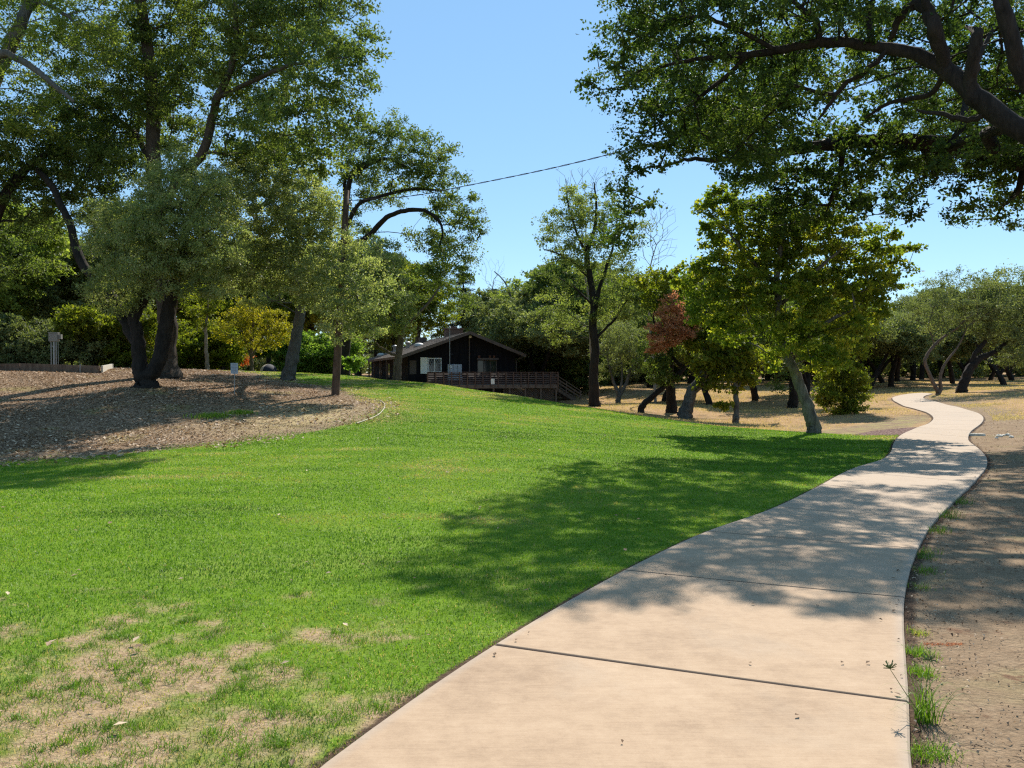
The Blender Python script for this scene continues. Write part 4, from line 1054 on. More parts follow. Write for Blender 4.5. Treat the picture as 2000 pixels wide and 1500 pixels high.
# ---- right: sycamore and the leaning trunks
b = TR(1590, 846); D = b[1]
tree('sycamore', 'yellow-green sycamore with a mottled leaning trunk at the lawn edge by the path', 'sycamore tree', b,
     [trunk_from(b, [(1582, 810, D, .205), (1568, 770, D, .18), (1556, 735, D, .165), (1540, 700, D-.2, .15), (1525, 650, D-.3, .135), (1519, 590, D-.4, .125), (1518, 530, D-.4, .10), (1526, 470, D-.4, .09), (1530, 420, D-.4, .05)], 1.2),
      LIMB((1519, 600, D, .08), (1580, 540, D-.5, .07), (1640, 490, D-.8, .04)), LIMB((1519, 560, D, .07), (1460, 500, D-.5, .06), (1420, 450, D-.8, .03)),
      LIMB((1540, 700, D, .08), (1600, 640, D-1, .07), (1670, 600, D-1.2, .04))],
     [LB(1430, 460, D, 60, 55), LB(1410, 400, D, 40, 30, .8), LB(1500, 430, D, 70, 50), LB(1600, 470, D, 80, 50), LB(1700, 480, D, 55, 45, .8), LB(1740, 520, D, 40, 50, .9), LB(1500, 500, D, 70, 50), LB(1550, 640, D-1, 50, 45), LB(1650, 640, D-1, 45, 35, .8), LB(1640, 560, D, 80, 60), LB(1560, 580, D-1, 60, 60, .7), LB(1450, 560, D, 75, 55, .8),
      LB(1390, 530, D, 45, 50, .7), LB(1700, 590, D, 45, 35, .8), LB(1580, 660, D-1, 50, 35, .9), LB(1610, 700, D-1, 45, 32, .9), LB(1520, 700, D-.8, 30, 35, .7), LB(1385, 600, D, 45, 40, .7), LB(1440, 640, D, 50, 30, .6), LB(1350, 560, D+1, 30, 35, .6), LB(1770, 500, D, 20, 30, .4)],
     M['yellow_leaf'], M['bark_syc'], spacing=.58, rc=.5, n=120, L=.092, Wd=.85, seed=71)
b = TR(1338, 817); D = b[1]
tree('grey_leaning_tree', 'thick grey trunk leaning right at the crest with deep green leaves', 'tree', b,
     [trunk_from(b, [(1343, 795, D, .30), (1352, 765, D, .27), (1366, 745, D, .25), (1378, 715, D, .22), (1385, 670, D, .18), (1380, 600, D, .12), (1370, 540, D, .07)], 1.2),
      LIMB((1380, 700, D, .1), (1430, 660, D-.5, .08), (1470, 640, D-.5, .04))],
     [LB(1400, 690, D-1, 55, 45), LB(1440, 720, D-1, 35, 45, .8), LB(1360, 640, D, 50, 40), LB(1330, 590, D+.5, 60, 35), LB(1420, 620, D, 60, 40), LB(1290, 560, D+1, 55, 35), LB(1390, 745, D-1, 20, 20, .6), LB(1490, 700, D-1, 30, 40, .6)],
     M['green_leaf'], M['bark_grey'], spacing=.75, rc=.62, n=120, L=.13, Wd=.8, seed=72)
b = TR(1252, 806) ; D = b[1]
tree('dark_leaning_tree', 'slim black trunk leaning right under the dead brown foliage', 'tree', b,
     [trunk_from(b, [(1262, 785, D, .17), (1285, 765, D, .16), (1310, 745, D, .15), (1332, 725, D, .13), (1345, 690, D, .1), (1340, 640, D, .07)], 1.2),
      LIMB((1335, 720, D, .1), (1300, 680, D+.5, .08), (1275, 620, D, .05))],
     [LB(1280, 690, D, 32, 60, .9), LB(1275, 620, D+.5, 25, 45, .9), LB(1325, 670, D+1, 35, 40), LB(1265, 575, D+1, 30, 25, .8), LB(1300, 735, D, 25, 18, .6)],
     M['oak_leaf'], M['bark_dark'], spacing=.75, rc=.6, n=150, L=.12, seed=73)
b = TR(1312, 806, ) ; D = b[1]
tree('dead_foliage_tree', 'thick stump-like trunk carrying a hanging mass of dead reddish-brown leaves', 'tree', b,
     [trunk_from(b, [(1311, 780, D, .26), (1310, 755, D, .22), (1312, 730, D, .12), (1312, 680, D, .09), (1310, 620, D, .06), (1312, 580, D, .04)], 1.4)],
     [LB(1310, 612, D-4, 26, 24), LB(1300, 650, D-4, 36, 28), LB(1332, 640, D-4, 24, 26, .9), LB(1285, 672, D-4, 18, 18, .9), LB(1312, 590, D-4, 10, 16, .9)],
     M['red_leaf'], M['bark_dark'], spacing=.5, rc=.42, n=120, L=.10, seed=74)
b = TR(1437, 826); D = b[1]
tree('slim_tree', 'slim upright trunk with drooping leaves between the leaning trunk and the sycamore', 'tree', b,
     [trunk_from(b, [(1438, 800, D, .13), (1437, 770, D, .11), (1436, 735, D, .10), (1430, 700, D, .08), (1420, 660, D, .05)], 1.2), LIMB((1437, 770, D, .05), (1448, 740, D, .04), (1455, 715, D, .02))],
     [LB(1440, 730, D, 25, 18, .6), LB(1415, 790, D, 16, 8, .4), LB(1450, 690, D, 35, 25, .8)],
     M['green_leaf'], M['bark_grey'], spacing=.5, rc=.42, n=90, L=.12, Wd=.8, seed=75)
b = TR(1548, 797); D = b[1]
tree('background_oak', 'dark oak trunk standing just behind the sycamore trunk with hanging leaves', 'oak tree', b,
     [trunk_from(b, [(1550, 775, D, .26), (1548, 740, D, .22), (1545, 690, D, .18), (1540, 620, D, .1)], 1.2)],
     [LB(1520, 725, D-2, 28, 45, .9), LB(1530, 680, D, 50, 40), LB(1590, 640, D, 60, 50), LB(1490, 640, D, 50, 50), LB(1640, 620, D+1, 50, 50), LB(1560, 600, D, 60, 45), LB(1480, 580, D+1, 45, 45)],
     M['oak_leaf'], M['bark_dark'], spacing=.9, rc=.75, n=130, L=.13, seed=76)
b = TR(1650, 808); D = b[1]
tree('dense_shrub', 'dense dark-green tall shrub between the sycamore and the path', 'shrub', b,
     [trunk_from(b, [(1648, 790, D, .10), (1645, 750, D, .08), (1640, 690, D, .05)], 1.2)],
     [LB(1650, 785, D, 42, 28), LB(1645, 740, D, 48, 35), LB(1640, 690, D, 48, 38), LB(1660, 640, D+1, 45, 40), LB(1610, 770, D-.5, 25, 20, .8), LB(1685, 770, D, 18, 22, .7)],
     M['green_leaf'], M['bark_dark'], spacing=.55, rc=.48, n=150, L=.10, Wd=.6, seed=77)

# ---- far right grove
b = TR(1832, 772); D = b[1]
tree('forked_pale_tree', 'pale two-stemmed tree at the path bend with a light leaning stem', 'tree', b,
     [trunk_from(b, [(1824, 750, D, .14), (1813, 725, D, .12), (1807, 705, D, .11), (1818, 682, D, .10), (1838, 662, D, .09), (1866, 643, D, .07), (1885, 625, D, .05), (1920, 600, D, .04)], 1.2),
      LIMB((1838, 766, D, .13), (1837, 735, D, .11), (1846, 710, D, .085), (1872, 675, D, .06), (1888, 640, D, .04))],
     [LB(1880, 600, D, 60, 40, .7), LB(1820, 600, D, 50, 40, .7), LB(1930, 590, D, 45, 45, .8), LB(1870, 560, D, 60, 30, .6), LB(1845, 640, D, 30, 20, .5)],
     M['olive_leaf'], M['bark_brown'], spacing=.9, rc=.8, n=120, L=.14, Wd=.35, seed=81)
b = TR(1878, 767); D = b[1]
tree('thick_leaning_oak', 'thick dark trunk leaning right behind the pale two-stemmed tree', 'oak tree', b,
     [trunk_from(b, [(1885, 742, D, .34), (1895, 720, D, .3), (1912, 702, D, .26), (1940, 688, D, .18), (1975, 660, D, .12), (2000, 620, D, .08)], 1.25),
      LIMB((1898, 715, D, .16), (1905, 690, D, .15), (1925, 665, D, .12), (1935, 630, D, .07))],
     [LB(1950, 620, D, 60, 45), LB(1900, 600, D, 45, 40), LB(2000, 600, D, 50, 60), LB(1960, 560, D, 60, 35, .8), LB(1990, 680, D, 40, 40), LB(1930, 655, D, 30, 20, .6), LB(2060, 620, D, 60, 70)],
     M['olive_leaf'], M['bark_dark'], spacing=.95, rc=.85, n=140, L=.15, Wd=.4, seed=82)
FRT = 'olive-grey trees of the grove on the far right'
rows = [(1700, 66, 'leaner', 0, .95, .2, 'small leaning tree at the left edge of the grove, left of the path end'), (1722, 80, 'leaner', 1, 1.1, 2.9, 'leaning tree behind the left side of the path end'),
        (1752, 88, 'leaner', 0, 1.15, 4.3, 'low forked tree straight behind the path end'), (1783, 96, 'leaner', 1, 1.2, .9, 'forked tree behind the path end, right of its neighbour'),
        (1860, 76, 'round', 1, .98, 1.7, 'upright dark-trunked tree between the pale fork and the thick leaning oak'), (1935, 92, 'leaner', 0, 1.1, 5.3, 'forked tree on the golden slope right of the thick leaning oak'),
        (1975, 84, 'leaner', 1, 1.1, 3.3, 'leaning tree near the right frame edge on the golden slope'), (2020, 74, 'round', 0, 1.0, 2.1, 'round tree at the right frame edge'),
        (1690, 110, 'round', 2, 1.2, 2.1, 'round tree far back behind the dense shrub'), (1840, 116, 'round', 0, 1.5, 3.1, 'tallest round tree far back above the path end'),
        (1915, 126, 'round', 1, 1.6, 4.6, 'round tree far back above the thick leaning oak'), (1990, 118, 'round', 2, 1.45, 5.1, 'round tree far back at the right edge'),
        (1765, 124, 'round', 0, 1.15, .5, 'round tree furthest back left of the path end'), (1600, 100, 'round', 1, 1.3, 3.5, 'round tree far behind the sycamore trunk'),
        (1500, 104, 'round', 2, 1.5, 1.0, 'round tree far behind the slim upright trunk'), (1400, 100, 'round', 0, 1.5, 2.0, 'round tree far behind the grey leaning trunk'),
        (1320, 108, 'round', 1, 1.6, 5.0, 'round tree far behind the stump-like trunk'), (1560, 78, 'leaner', 1, 1.2, 4.0, 'spreading tree on the golden field behind the sycamore'),
        (1450, 80, 'leaner', 0, 1.3, 1.0, 'spreading tree on the golden field behind the slim trunk'), (1655, 72, 'leaner', 1, 1.1, 1.8, 'spreading tree behind the dense shrub')]
rows += [(1300, 57, 'leaner', 1, 1.0, .4, 'dark leaning tree on the golden field between the black trunk and the grey one'), (1385, 50, 'leaner', 0, .95, 2.2, 'small leaning tree on the golden field right of the grey leaning trunk'), (1475, 54, 'round', 1, .85, 3.2, 'upright tree on the golden field right of the slim trunk'), (1575, 60, 'leaner', 1, 1.0, 1.0, 'leaning tree on the golden field directly behind the sycamore foot'),
        (1060, 66, 'leaner', 1, 1.25, 2.0, 'low spreading tree just right of the deck end'), (1270, 74, 'leaner', 0, 1.3, 5.1, 'low spreading tree behind the slim black leaning trunk'),
        (1350, 82, 'leaner', 1, 1.35, .4, 'low spreading tree far behind the grey leaning trunk'), (1420, 92, 'leaner', 0, 1.3, 3.4, 'low spreading tree at the back of the field, left of the slim trunk'),
        (1520, 90, 'leaner', 1, 1.35, 5.9, 'low spreading tree at the back of the field, left of the sycamore trunk'), (1610, 88, 'leaner', 0, 1.4, 1.9, 'low spreading tree at the back of the field, right of the sycamore trunk'),
        (1740, 70, 'leaner', 1, 1.0, 4.4, 'leaning tree at the left side of the path end'), (1960, 66, 'leaner', 0, 1.05, 2.4, 'spreading tree at the right edge in front of the grove'),
        (1800, 104, 'round', 1, 1.35, 4.4, 'round tree far back right of the path end'), (1890, 104, 'leaner', 1, 1.5, 2.4, 'spreading tree far behind the thick leaning oak')]
for (u, d, k_, v_, s_, rz_, lb_) in rows:
    BG(u, d, k_, v_, 'olive_leaf', s_, rz_, 'grove_tree', lb_, 'tree', FRT)
for i, (u, d, s, m_, lb) in enumerate([(1040, 72, 1.9, 'olive_leaf', 'scrub bush just right of the deck'), (1110, 70, 2.0, 'oak_leaf', 'dark scrub bush behind the deck stairs'), (1190, 84, 2.3, 'olive_leaf', 'scrub bush behind the tall straight trunk'),
        (1255, 86, 2.2, 'olive_leaf', 'scrub bush between the feathery olive and the black leaning trunk'), (1330, 96, 2.6, 'oak_leaf', 'scrub bush at the back of the field behind the stump-like trunk'), (1400, 100, 2.6, 'olive_leaf', 'scrub bush at the back of the field behind the grey leaning trunk'),
        (1490, 102, 2.6, 'oak_leaf', 'scrub bush at the back of the field, right of the slim trunk'), (1580, 104, 2.6, 'olive_leaf', 'scrub bush at the back of the field behind the sycamore trunk'), (1670, 100, 2.2, 'oak_leaf', 'scrub bush far behind the dense shrub')]):
    BG(u, d, 'shrub', i % 2, m_, s, i * 1.7, 'scrub_bush', lb, 'bush', 'scrub bushes at the back of the field')
# wooded belt closing the horizon
tl = np.random.default_rng(77); V_, F_, W_ = [], [], []
cc_ = []
for i in range(420):
    a = tl.uniform(-1.15, 1.15); d_ = tl.uniform(125, 210)
    x_, y_ = d_ * math.sin(a), d_ * math.cos(a); s_ = tl.uniform(3.0, 6.5)
    z_ = Hs(x_, y_)
    for j in range(14):
        cc_.append([x_ + tl.normal(0, s_ * .5), y_ + tl.normal(0, s_ * .5), z_ + .6 + abs(tl.normal(0, .6)) * s_])
V_, F_, W_ = leaf_cloud(np.array(cc_), 1.9, 55, .75, .6, tl, .8)
o = np_mesh('distant_woodland', V_, F_, M['olive_leaf'], smooth=False, face_attr={'var': W_})
tag(o, 'far-off belt of grey-green woodland along the horizon', 'woodland', kind='stuff')

# ---- big oak whose limbs reach in from the right, trunk out of frame
b = np.array([12.6, 12.0, Hs(12.6, 12.0)])
big = [[(b + [0, 0, -.3], .85), (b + [0, 0, .3], .6), (b + [0, .2, 2.0], .52), (P(2420, 420, 13.0), 0.303), (P(2280, 350, 13.4), 0.248), (P(2150, 320, 13.8), 0.206), (P(2000, 258, 14.2), 0.186), (P(1905, 188, 14.6), 0.165), (P(1850, 138, 14.9), 0.144), (P(1790, 106, 15.2), 0.117), (P(1700, 90, 15.6), 0.103), (P(1600, 84, 16), 0.089), (P(1520, 98, 16.4), 0.076), (P(1460, 108, 16.8), 0.069), (P(1380, 112, 17.3), 0.048), (P(1290, 130, 17.8), 0.034), (P(1210, 150, 18.2), 0.021)],
       LIMB((1846, 132, 14.9, 0.112), (1832, 85, 14.7, 0.120), (1822, 45, 14.6, 0.120), (1800, 12, 14.8, 0.104), (1775, 15, 15, 0.080), (1752, 48, 15.2, 0.064), (1738, 80, 15.4, 0.040)),
       LIMB((1830, 60, 14.7, 0.080), (1790, -40, 14.6, 0.072), (1740, -120, 14.6, 0.040)),
       LIMB((2140, 318, 13.8, 0.160), (2040, 200, 13, 0.136), (1992, 140, 12.9, 0.120), (1975, 70, 12.8, 0.112), (1950, -10, 12.8, 0.096), (1920, -100, 13, 0.056)),
       LIMB((1895, 185, 14.6, 0.120), (1897, 150, 14.5, 0.112), (1903, 105, 14.3, 0.104), (1912, 62, 14.2, 0.088)),
       LIMB((1735, 96, 15.4, 0.048), (1690, 140, 15.6, 0.048), (1650, 165, 15.8, 0.048), (1620, 200, 16, 0.040), (1600, 235, 16.1, 0.024)),
       LIMB((1600, 84, 16, 0.072), (1590, 35, 16, 0.064), (1545, 0, 16.2, 0.048), (1500, -60, 16.5, 0.032)),
       LIMB((1850, 135, 14.9, 0.064), (1815, 185, 15.5, 0.056), (1740, 200, 16, 0.040), (1690, 230, 16.4, 0.024)),
       LIMB((1930, 220, 14.5, 0.064), (1890, 235, 14.8, 0.056), (1850, 225, 15, 0.048), (1790, 215, 15.3, 0.024)),
       LIMB((1460, 108, 16.8, 0.056), (1400, 165, 17.3, 0.048), (1330, 215, 17.8, 0.032)),
       LIMB((1520, 98, 16.4, 0.056), (1440, 60, 16.6, 0.048), (1370, 30, 17, 0.040), (1300, 40, 17.5, 0.024))]
tree('overhanging_oak', 'great oak reaching over the path from the right with thick black limbs', 'oak tree', b, big,
     [LB(1250, 40, 18, 80, 65), LB(1210, 130, 18.3, 60, 50), LB(1290, 200, 18, 95, 60), LB(1270, 270, 18.2, 60, 30, .8), LB(1380, 50, 17.2, 110, 80), LB(1380, 160, 17.4, 110, 70), LB(1460, 260, 18, 110, 60), LB(1540, 180, 17, 100, 70, .9), LB(1540, 30, 16.2, 110, 55),
      LB(1680, 30, 15.5, 90, 50, .8), LB(1650, 150, 16.2, 80, 50, .6), LB(1780, 190, 16.5, 60, 40, .5), LB(1880, 30, 14.6, 60, 40, .5), LB(1960, 260, 15.5, 60, 60, .6), LB(1340, -80, 17.5, 160, 70), LB(1560, -80, 16.5, 160, 70), LB(1770, -90, 15.5, 130, 70, .8), LB(1960, -60, 14.5, 90, 60, .6), LB(1870, 290, 17, 50, 40, .6),
      LB(1170, 160, 18.3, 30, 25, .6), LB(1245, 325, 19, 50, 40, 1), LB(1230, 390, 19.4, 45, 50, 1.1), LB(1215, 455, 19.6, 36, 40, 1), LB(1330, 280, 19, 60, 30),
      LB(1420, 230, 21.5, 90, 60, .9), LB(1330, 120, 22, 90, 70, .9), LB(1480, 330, 22.5, 60, 40, .9), LB(1260, 60, 22.5, 60, 60, .8), LB(1520, 120, 21.5, 90, 60, .7), (np.array([13.5, 21.0, 10.2]), np.array([3.5, 3.5, 1.5]), .35), (np.array([16.5, 20.0, 9.0]), np.array([3.5, 3.5, 1.6]), .5), (np.array([15.5, 25.0, 9.5]), np.array([3.2, 3.5, 1.5]), .45), (np.array([9.0, 21.5, 11.2]), np.array([3.0, 2.5, 1.2]), .3)],
     M['over_leaf'], M['bark_dark'], spacing=.58, rc=.48, n=115, L=.078, Wd=.6, seed=91, flat=.6, bal=.25)
# second oak behind it
b = np.array([21.5, 27.0, Hs(21.5, 27.0)])
tree('far_overhanging_oak', 'second oak behind the great one, its long low bough spreading above the sycamore', 'oak tree', b,
     [[(b + [0, 0, -.3], .7), (b + [0, 0, .3], .5), (b + [-.2, 0, 3], .42), (P(2130, 350, 26.5), .36), (P(2000, 318, 26), .32), (P(1900, 292, 25.5), .28), (P(1800, 278, 25), .24), (P(1700, 275, 25), .2), (P(1600, 285, 24.6), .16), (P(1500, 300, 24.5), .12), (P(1400, 312, 24), .08), (P(1350, 310, 24), .055), (P(1320, 318, 24), .04), (P(1285, 328, 24), .02)],
      LIMB((1800, 278, 25, .10), (1815, 320, 25, .06), (1830, 350, 25, .03)), LIMB((2000, 318, 26, .14), (1990, 370, 26, .1), (1960, 400, 26, .06)), LIMB((1650, 280, 25, .1), (1640, 340, 25, .08), (1620, 400, 25, .05))],
     [LB(1560, 300, 25, 100, 50), LB(1500, 380, 25.5, 70, 50), LB(1580, 410, 25.5, 60, 40, .7), LB(1660, 400, 26, 50, 40, .7), LB(1730, 380, 26, 60, 45), LB(1460, 330, 25, 70, 45), LB(1800, 330, 26, 50, 45, .8), LB(1680, 300, 25, 90, 50), LB(1400, 250, 25.5, 90, 55), LB(1330, 200, 25, 70, 50), LB(1480, 200, 26, 90, 60, .8), LB(1480, 350, 25, 60, 50, .9), LB(1620, 370, 25, 90, 60), LB(1730, 320, 25, 90, 60), LB(1760, 400, 25, 40, 30, .8), LB(1850, 290, 26, 60, 35), LB(1910, 380, 26, 55, 55, .9), LB(1980, 350, 26, 55, 60, .9), LB(1960, 430, 26, 25, 25, .5), LB(1550, 420, 25, 60, 40, .8), LB(1420, 310, 24.5, 50, 35, .8), LB(2060, 340, 26, 60, 70), LB(1700, 230, 25, 90, 40, .6), LB(1860, 430, 26, 20, 20, .5)],
     M['over_leaf'], M['bark_dark'], spacing=.8, rc=.68, n=140, L=.11, Wd=.6, seed=92)
# bare hanging twigs under the far bough (dead end of that bough, reaching down)
rg = np.random.default_rng(8)

# ------------------------------------------------------------------ house
M['wall'] = None
t = NT('dark board wall'); v = t.coord((1, 1, .08))
t.set(t.b.inputs['Base Color'], t.ramp(t.noise(v, 6, 5), [(.3, (.006, .006, .008)), (.7, (.016, .014, .016))])); t.b.inputs['Roughness'].default_value = .85; t.b.inputs['Specular IOR Level'].default_value = .1
wv = t.n('ShaderNodeTexWave', wave_type='BANDS', bands_direction='X'); t.set(wv.inputs['Vector'], t.coord()); wv.inputs['Scale'].default_value = 1.6
t.bump(t.math('GREATER_THAN', wv.outputs['Fac'], .06), .8, .015); M['wall'] = t.m
t = NT('shake roof'); v = t.coord((5.2, 3.4, 3.4)); f = t.vor(v, 1.0); sp_ = t.n('ShaderNodeSeparateColor'); t.set(sp_.inputs[0], f)
rr_ = t.ramp(t.math('ADD', t.math('MULTIPLY', sp_.outputs[0], .6), t.math('MULTIPLY', t.noise(t.coord(), 1.1, 5), .4)), [(.2, (.06, .045, .035)), (.5, (.13, .10, .08)), (.85, (.26, .21, .17))])
t.set(t.b.inputs['Base Color'], rr_); t.b.inputs['Roughness'].default_value = .9; t.bump(sp_.outputs[0], .9, .04); M['roof'] = t.m
M['fascia'] = flat_mat('fascia wood', (.085, .06, .048), .8, var=.3, scale=3)
M['redwood'] = flat_mat('redwood deck rail', (.085, .048, .036), .7, var=.35, scale=4)
M['deckwood'] = flat_mat('deck edge wood', (.13, .095, .075), .8, var=.3, scale=3)
M['white'] = flat_mat('white paint', (.75, .74, .70), .5, var=.04)
M['dull_white'] = flat_mat('weathered plastic dome', (.42, .41, .38), .5, var=.2)
M['cab_metal'] = flat_mat('grey-brown cabinet paint', (.22, .21, .19), .5, var=.08)
M['grey_metal'] = flat_mat('grey painted metal', (.36, .38, .42), .45, var=.06)
M['steel'] = flat_mat('galvanised pipe', (.25, .25, .25), .4, .6, var=.1)
M['glass'] = flat_mat('dark window glass', (.012, .02, .022), .05, var=.1)
M['brick'] = None
t = NT('chimney brick'); bt = t.n('ShaderNodeTexBrick'); t.set(bt.inputs['Vector'], t.coord((1, 1, 1), (R(90), 0, 0))); bt.inputs['Scale'].default_value = 4
bt.inputs['Color1'].default_value = (.17, .085, .055, 1); bt.inputs['Color2'].default_value = (.11, .055, .04, 1); bt.inputs['Mortar'].default_value = (.2, .17, .14, 1)
t.t.links.new(bt.outputs[0], t.b.inputs['Base Color']); t.b.inputs['Roughness'].default_value = .9; M['brick'] = t.m
M['black'] = flat_mat('black iron', (.012, .012, .013), .95, var=.1)
M['post_wood'] = bark_mat('weathered post wood', (.09, .06, .045), (.20, .145, .105), 5, .4)
M['pole_wood'] = bark_mat('utility pole wood', (.05, .032, .022), (.14, .09, .065), 4, .3)

HO = np.array([-8.1, 60.3]); HA = math.atan2(.303, .953)
E1 = np.array([math.cos(HA), math.sin(HA)]); E2 = np.array([-E1[1], E1[0]])
FZ = 0.72
def hx(u, yl=0.0):
    """local x on the plane y_local = yl seen in column u"""
    k = (u - 1000) / FP; O = HO + E2 * yl
    return (k * O[1] - O[0]) / (E1[0] - k * E1[1])
def hz(v_, u, yl=0.0):
    s = hx(u, yl); d = (HO + E2 * yl + E1 * s)[1]
    return float(P(u, v_, d)[2])
house = empty('house', (HO[0], HO[1], 0), HA, 'dark low gabled house with a long shake roof beyond the lawn crest', 'house')
HW, HL = 8.8, 22.0; AX = 4.75; ZL, ZR, ZRI = 2.84, 3.02, 4.80
sl_l = (ZRI - ZL) / (AX + .75); sl_r = (ZRI - ZR) / (9.35 - AX)
wz = lambda x_: (ZRI - (AX - x_) * sl_l if x_ < AX else ZRI - (x_ - AX) * sl_r) - .10
mb = MB()
w0 = -1.6
for (y0, y1) in ((0, HL),):
    pr = [(0, w0), (HW, w0), (HW, wz(HW)), (AX, wz(AX)), (0, wz(0))]
    vs_ = [(x_, y0, z_) for x_, z_ in pr] + [(x_, y1, z_) for x_, z_ in pr]
    mb.add(vs_, [(0, 1, 2, 3, 4), (9, 8, 7, 6, 5), (0, 5, 6, 1), (1, 6, 7, 2), (4, 9, 5, 0)])
mb.build('wall', M['wall'], house)
# roof: two thick sloping slabs with rows of shakes as steps
mb = MB()
def slab(xa, za, xb, zb, y0, y1, th):
    mb.add([(xa, y0, za), (xb, y0, zb), (xb, y1, zb), (xa, y1, za), (xa, y0, za + th), (xb, y0, zb + th), (xb, y1, zb + th), (xa, y1, za + th)],
           [(0,3,2,1),(4,5,6,7),(0,1,5,4),(1,2,6,5),(2,3,7,6),(3,0,4,7)])
nc = 22
for i in range(nc):
    f0, f1 = i / nc, (i + 1) / nc
    slab(-.75 + (AX + .75) * f0, ZL + (ZRI - ZL) * f0 + .0, -.75 + (AX + .75) * f1 , ZL + (ZRI - ZL) * f1 - .03, -.9, HL + .6, .10)
    slab(9.35 - (9.35 - AX) * f1, ZR + (ZRI - ZR) * f1 - .03, 9.35 - (9.35 - AX) * f0, ZR + (ZRI - ZR) * f0, -.9, HL + .6, .10)
roof = mb.build('roof', M['roof'], house)
mb = MB()
mb.beam((-.78, -.95, ZL - .03), (AX, -.95, ZRI - .02), .06, .24); mb.beam((AX, -.95, ZRI - .02), (9.38, -.95, ZR - .03), .06, .24)
mb.beam((-.80, -.9, ZL - .02), (-.80, HL + .6, ZL - .02), .05, .2); mb.beam((9.40, -.9, ZR - .02), (9.40, HL + .6, ZR - .02), .05, .2)
mb.build('fascia', M['fascia'], house)
# chimney
x_, y_ = 5.1, 6.2
mb = MB(); mb.box(x_ - .75, x_ + .75, y_ - .45, y_ + .45, 4.2, 5.42); mb.box(x_ - .82, x_ + .82, y_ - .52, y_ + .52, 5.42, 5.52); mb.box(x_ - .3, x_ + .3, y_ - .2, y_ + .2, 5.52, 5.68)
mb.build('chimney', M['brick'], roof)
def on_roof(x_): return ZL + (x_ + .75) * sl_l + .10
for (x_, y_, s_) in ((2.3, 7.5, .46), (1.2, 12.0, .34), (.6, 19.2, .42)):
    mb = MB(); z_ = on_roof(x_); mb.lathe((x_, y_, z_ - .12), [(s_ * .95, 0), (s_, .10), (s_ * .92, .20), (s_ * .7, .30), (s_ * .4, .35), (.02, .37)], 20)
    mb.build('skylight_dome', M['dull_white'], roof, smooth=True)
for (x_, y_) in ((2.2, 12.5), (1.6, 16.5)):
    mb = MB(); z_ = on_roof(x_); mb.lathe((x_, y_, z_ - .1), [(.18, 0), (.18, .5), (.30, .52), (.30, .62), (.05, .72)], 12); mb.build('roof_vent', M['steel'], roof)
mb = MB(); mb.box(3.4, 4.1, 13, 13.6, on_roof(3.4) - .1, on_roof(4.1) + .35); mb.build('roof_hatch', M['fascia'], roof)
# windows of the gable wall
def win(u0, v0, u1, v1, name='window', fm='white', diamond=False, panes=2):
    x0, x1 = hx(u0), hx(u1); z1, z0 = hz(v0, u0), hz(v1, u0)
    m1 = MB(); f_ = .06
    m1.box(x0, x1, -.05, .01, z1 - f_, z1).box(x0, x1, -.05, .01, z0, z0 + f_).box(x0, x0 + f_, -.051, .01, z0 + f_, z1 - f_).box(x1 - f_, x1, -.051, .01, z0 + f_, z1 - f_)
    for k in range(1, panes):
        xm = x0 + (x1 - x0) * k / panes; m1.box(xm - .03, xm + .03, -.05, .01, z0 + f_, z1 - f_)
    wo = m1.build(name, M[fm], house)
    m2 = MB(); m2.box(x0 + f_, x1 - f_, -.018, .012, z0 + f_, z1 - f_); m2.build('pane', M['glass'], wo)
    if diamond:
        m3 = MB(); nxx = 5; dx = (x1 - x0 - 2 * f_) / nxx; zz0, zz1 = z0 + f_, z1 - f_
        for k in range(-4, nxx + 1):
            for sg in (1, -1):
                a0 = x0 + f_ + k * dx; L_ = (zz1 - zz0) * .5
                pa = np.array([a0, zz0]) if sg > 0 else np.array([a0, zz1]); pb = pa + np.array([L_, sg * (zz1 - zz0)])
                lo, hi = x0 + f_, x1 - f_
                ta = max(0, (lo - pa[0]) / (pb[0] - pa[0])); tb = min(1, (hi - pa[0]) / (pb[0] - pa[0]))
                if tb - ta > .05:
                    qa = pa + (pb - pa) * ta; qb = pa + (pb - pa) * tb
                    m3.beam((qa[0], -.028, qa[1]), (qb[0], -.028, qb[1]), .012, .02)
        m3.build('lattice', M['grey_metal'], wo)
    return wo
win(835.5, 699, 862, 727, diamond=True)
x0, x1 = hx(821), hx(834.8); mb = MB(); mb.box(x0, x1, -.09, .0, hz(730, 821), hz(698, 821)); mb.build('shutter', M['white'], house, bevel=.01)
win(932, 703, 970, 735, fm='fascia', panes=3)
mb = MB(); mb.box(hx(800), hx(813), -.03, .01, hz(731, 800), hz(704, 800)); mb.build('side_door', M['fascia'], house)
# beam over the wide window with lamps, on brackets
mb = MB(); mb.beam((hx(930), -.25, hz(701, 930)), (hx(972), -.25, hz(701, 972)), .12, .14)
for u_ in (932, 970): mb.beam((hx(u_), -.25, hz(701, u_)), (hx(u_), 0.0, hz(701, u_)), .08, .08)
mb.build('shelf_beam', M['fascia'], house)
for i, (u_, w_) in enumerate(((934, 'on the left end of the shelf beam over the wide window'), (955, 'on the middle of the shelf beam over the wide window'), (963, 'on the right of the shelf beam over the wide window'))):
    p = HO + E1 * hx(u_) + E2 * (-.25); z_ = hz(701, u_) + .072
    mb = MB(); mb.lathe((0, 0, 0), [(.07, 0), (.10, .14), (.12, .15), (.12, .18), (.09, .18)], 10)
    o = mb.build('flower_pot', flat_mat('terracotta', (.16, .07, .045), .8) if i == 0 else bpy.data.materials['terracotta'], None, True); o.location = (p[0], p[1], z_)
    tag(o, 'small terracotta pot ' + w_, 'flower pot', 'pots on the shelf beam')
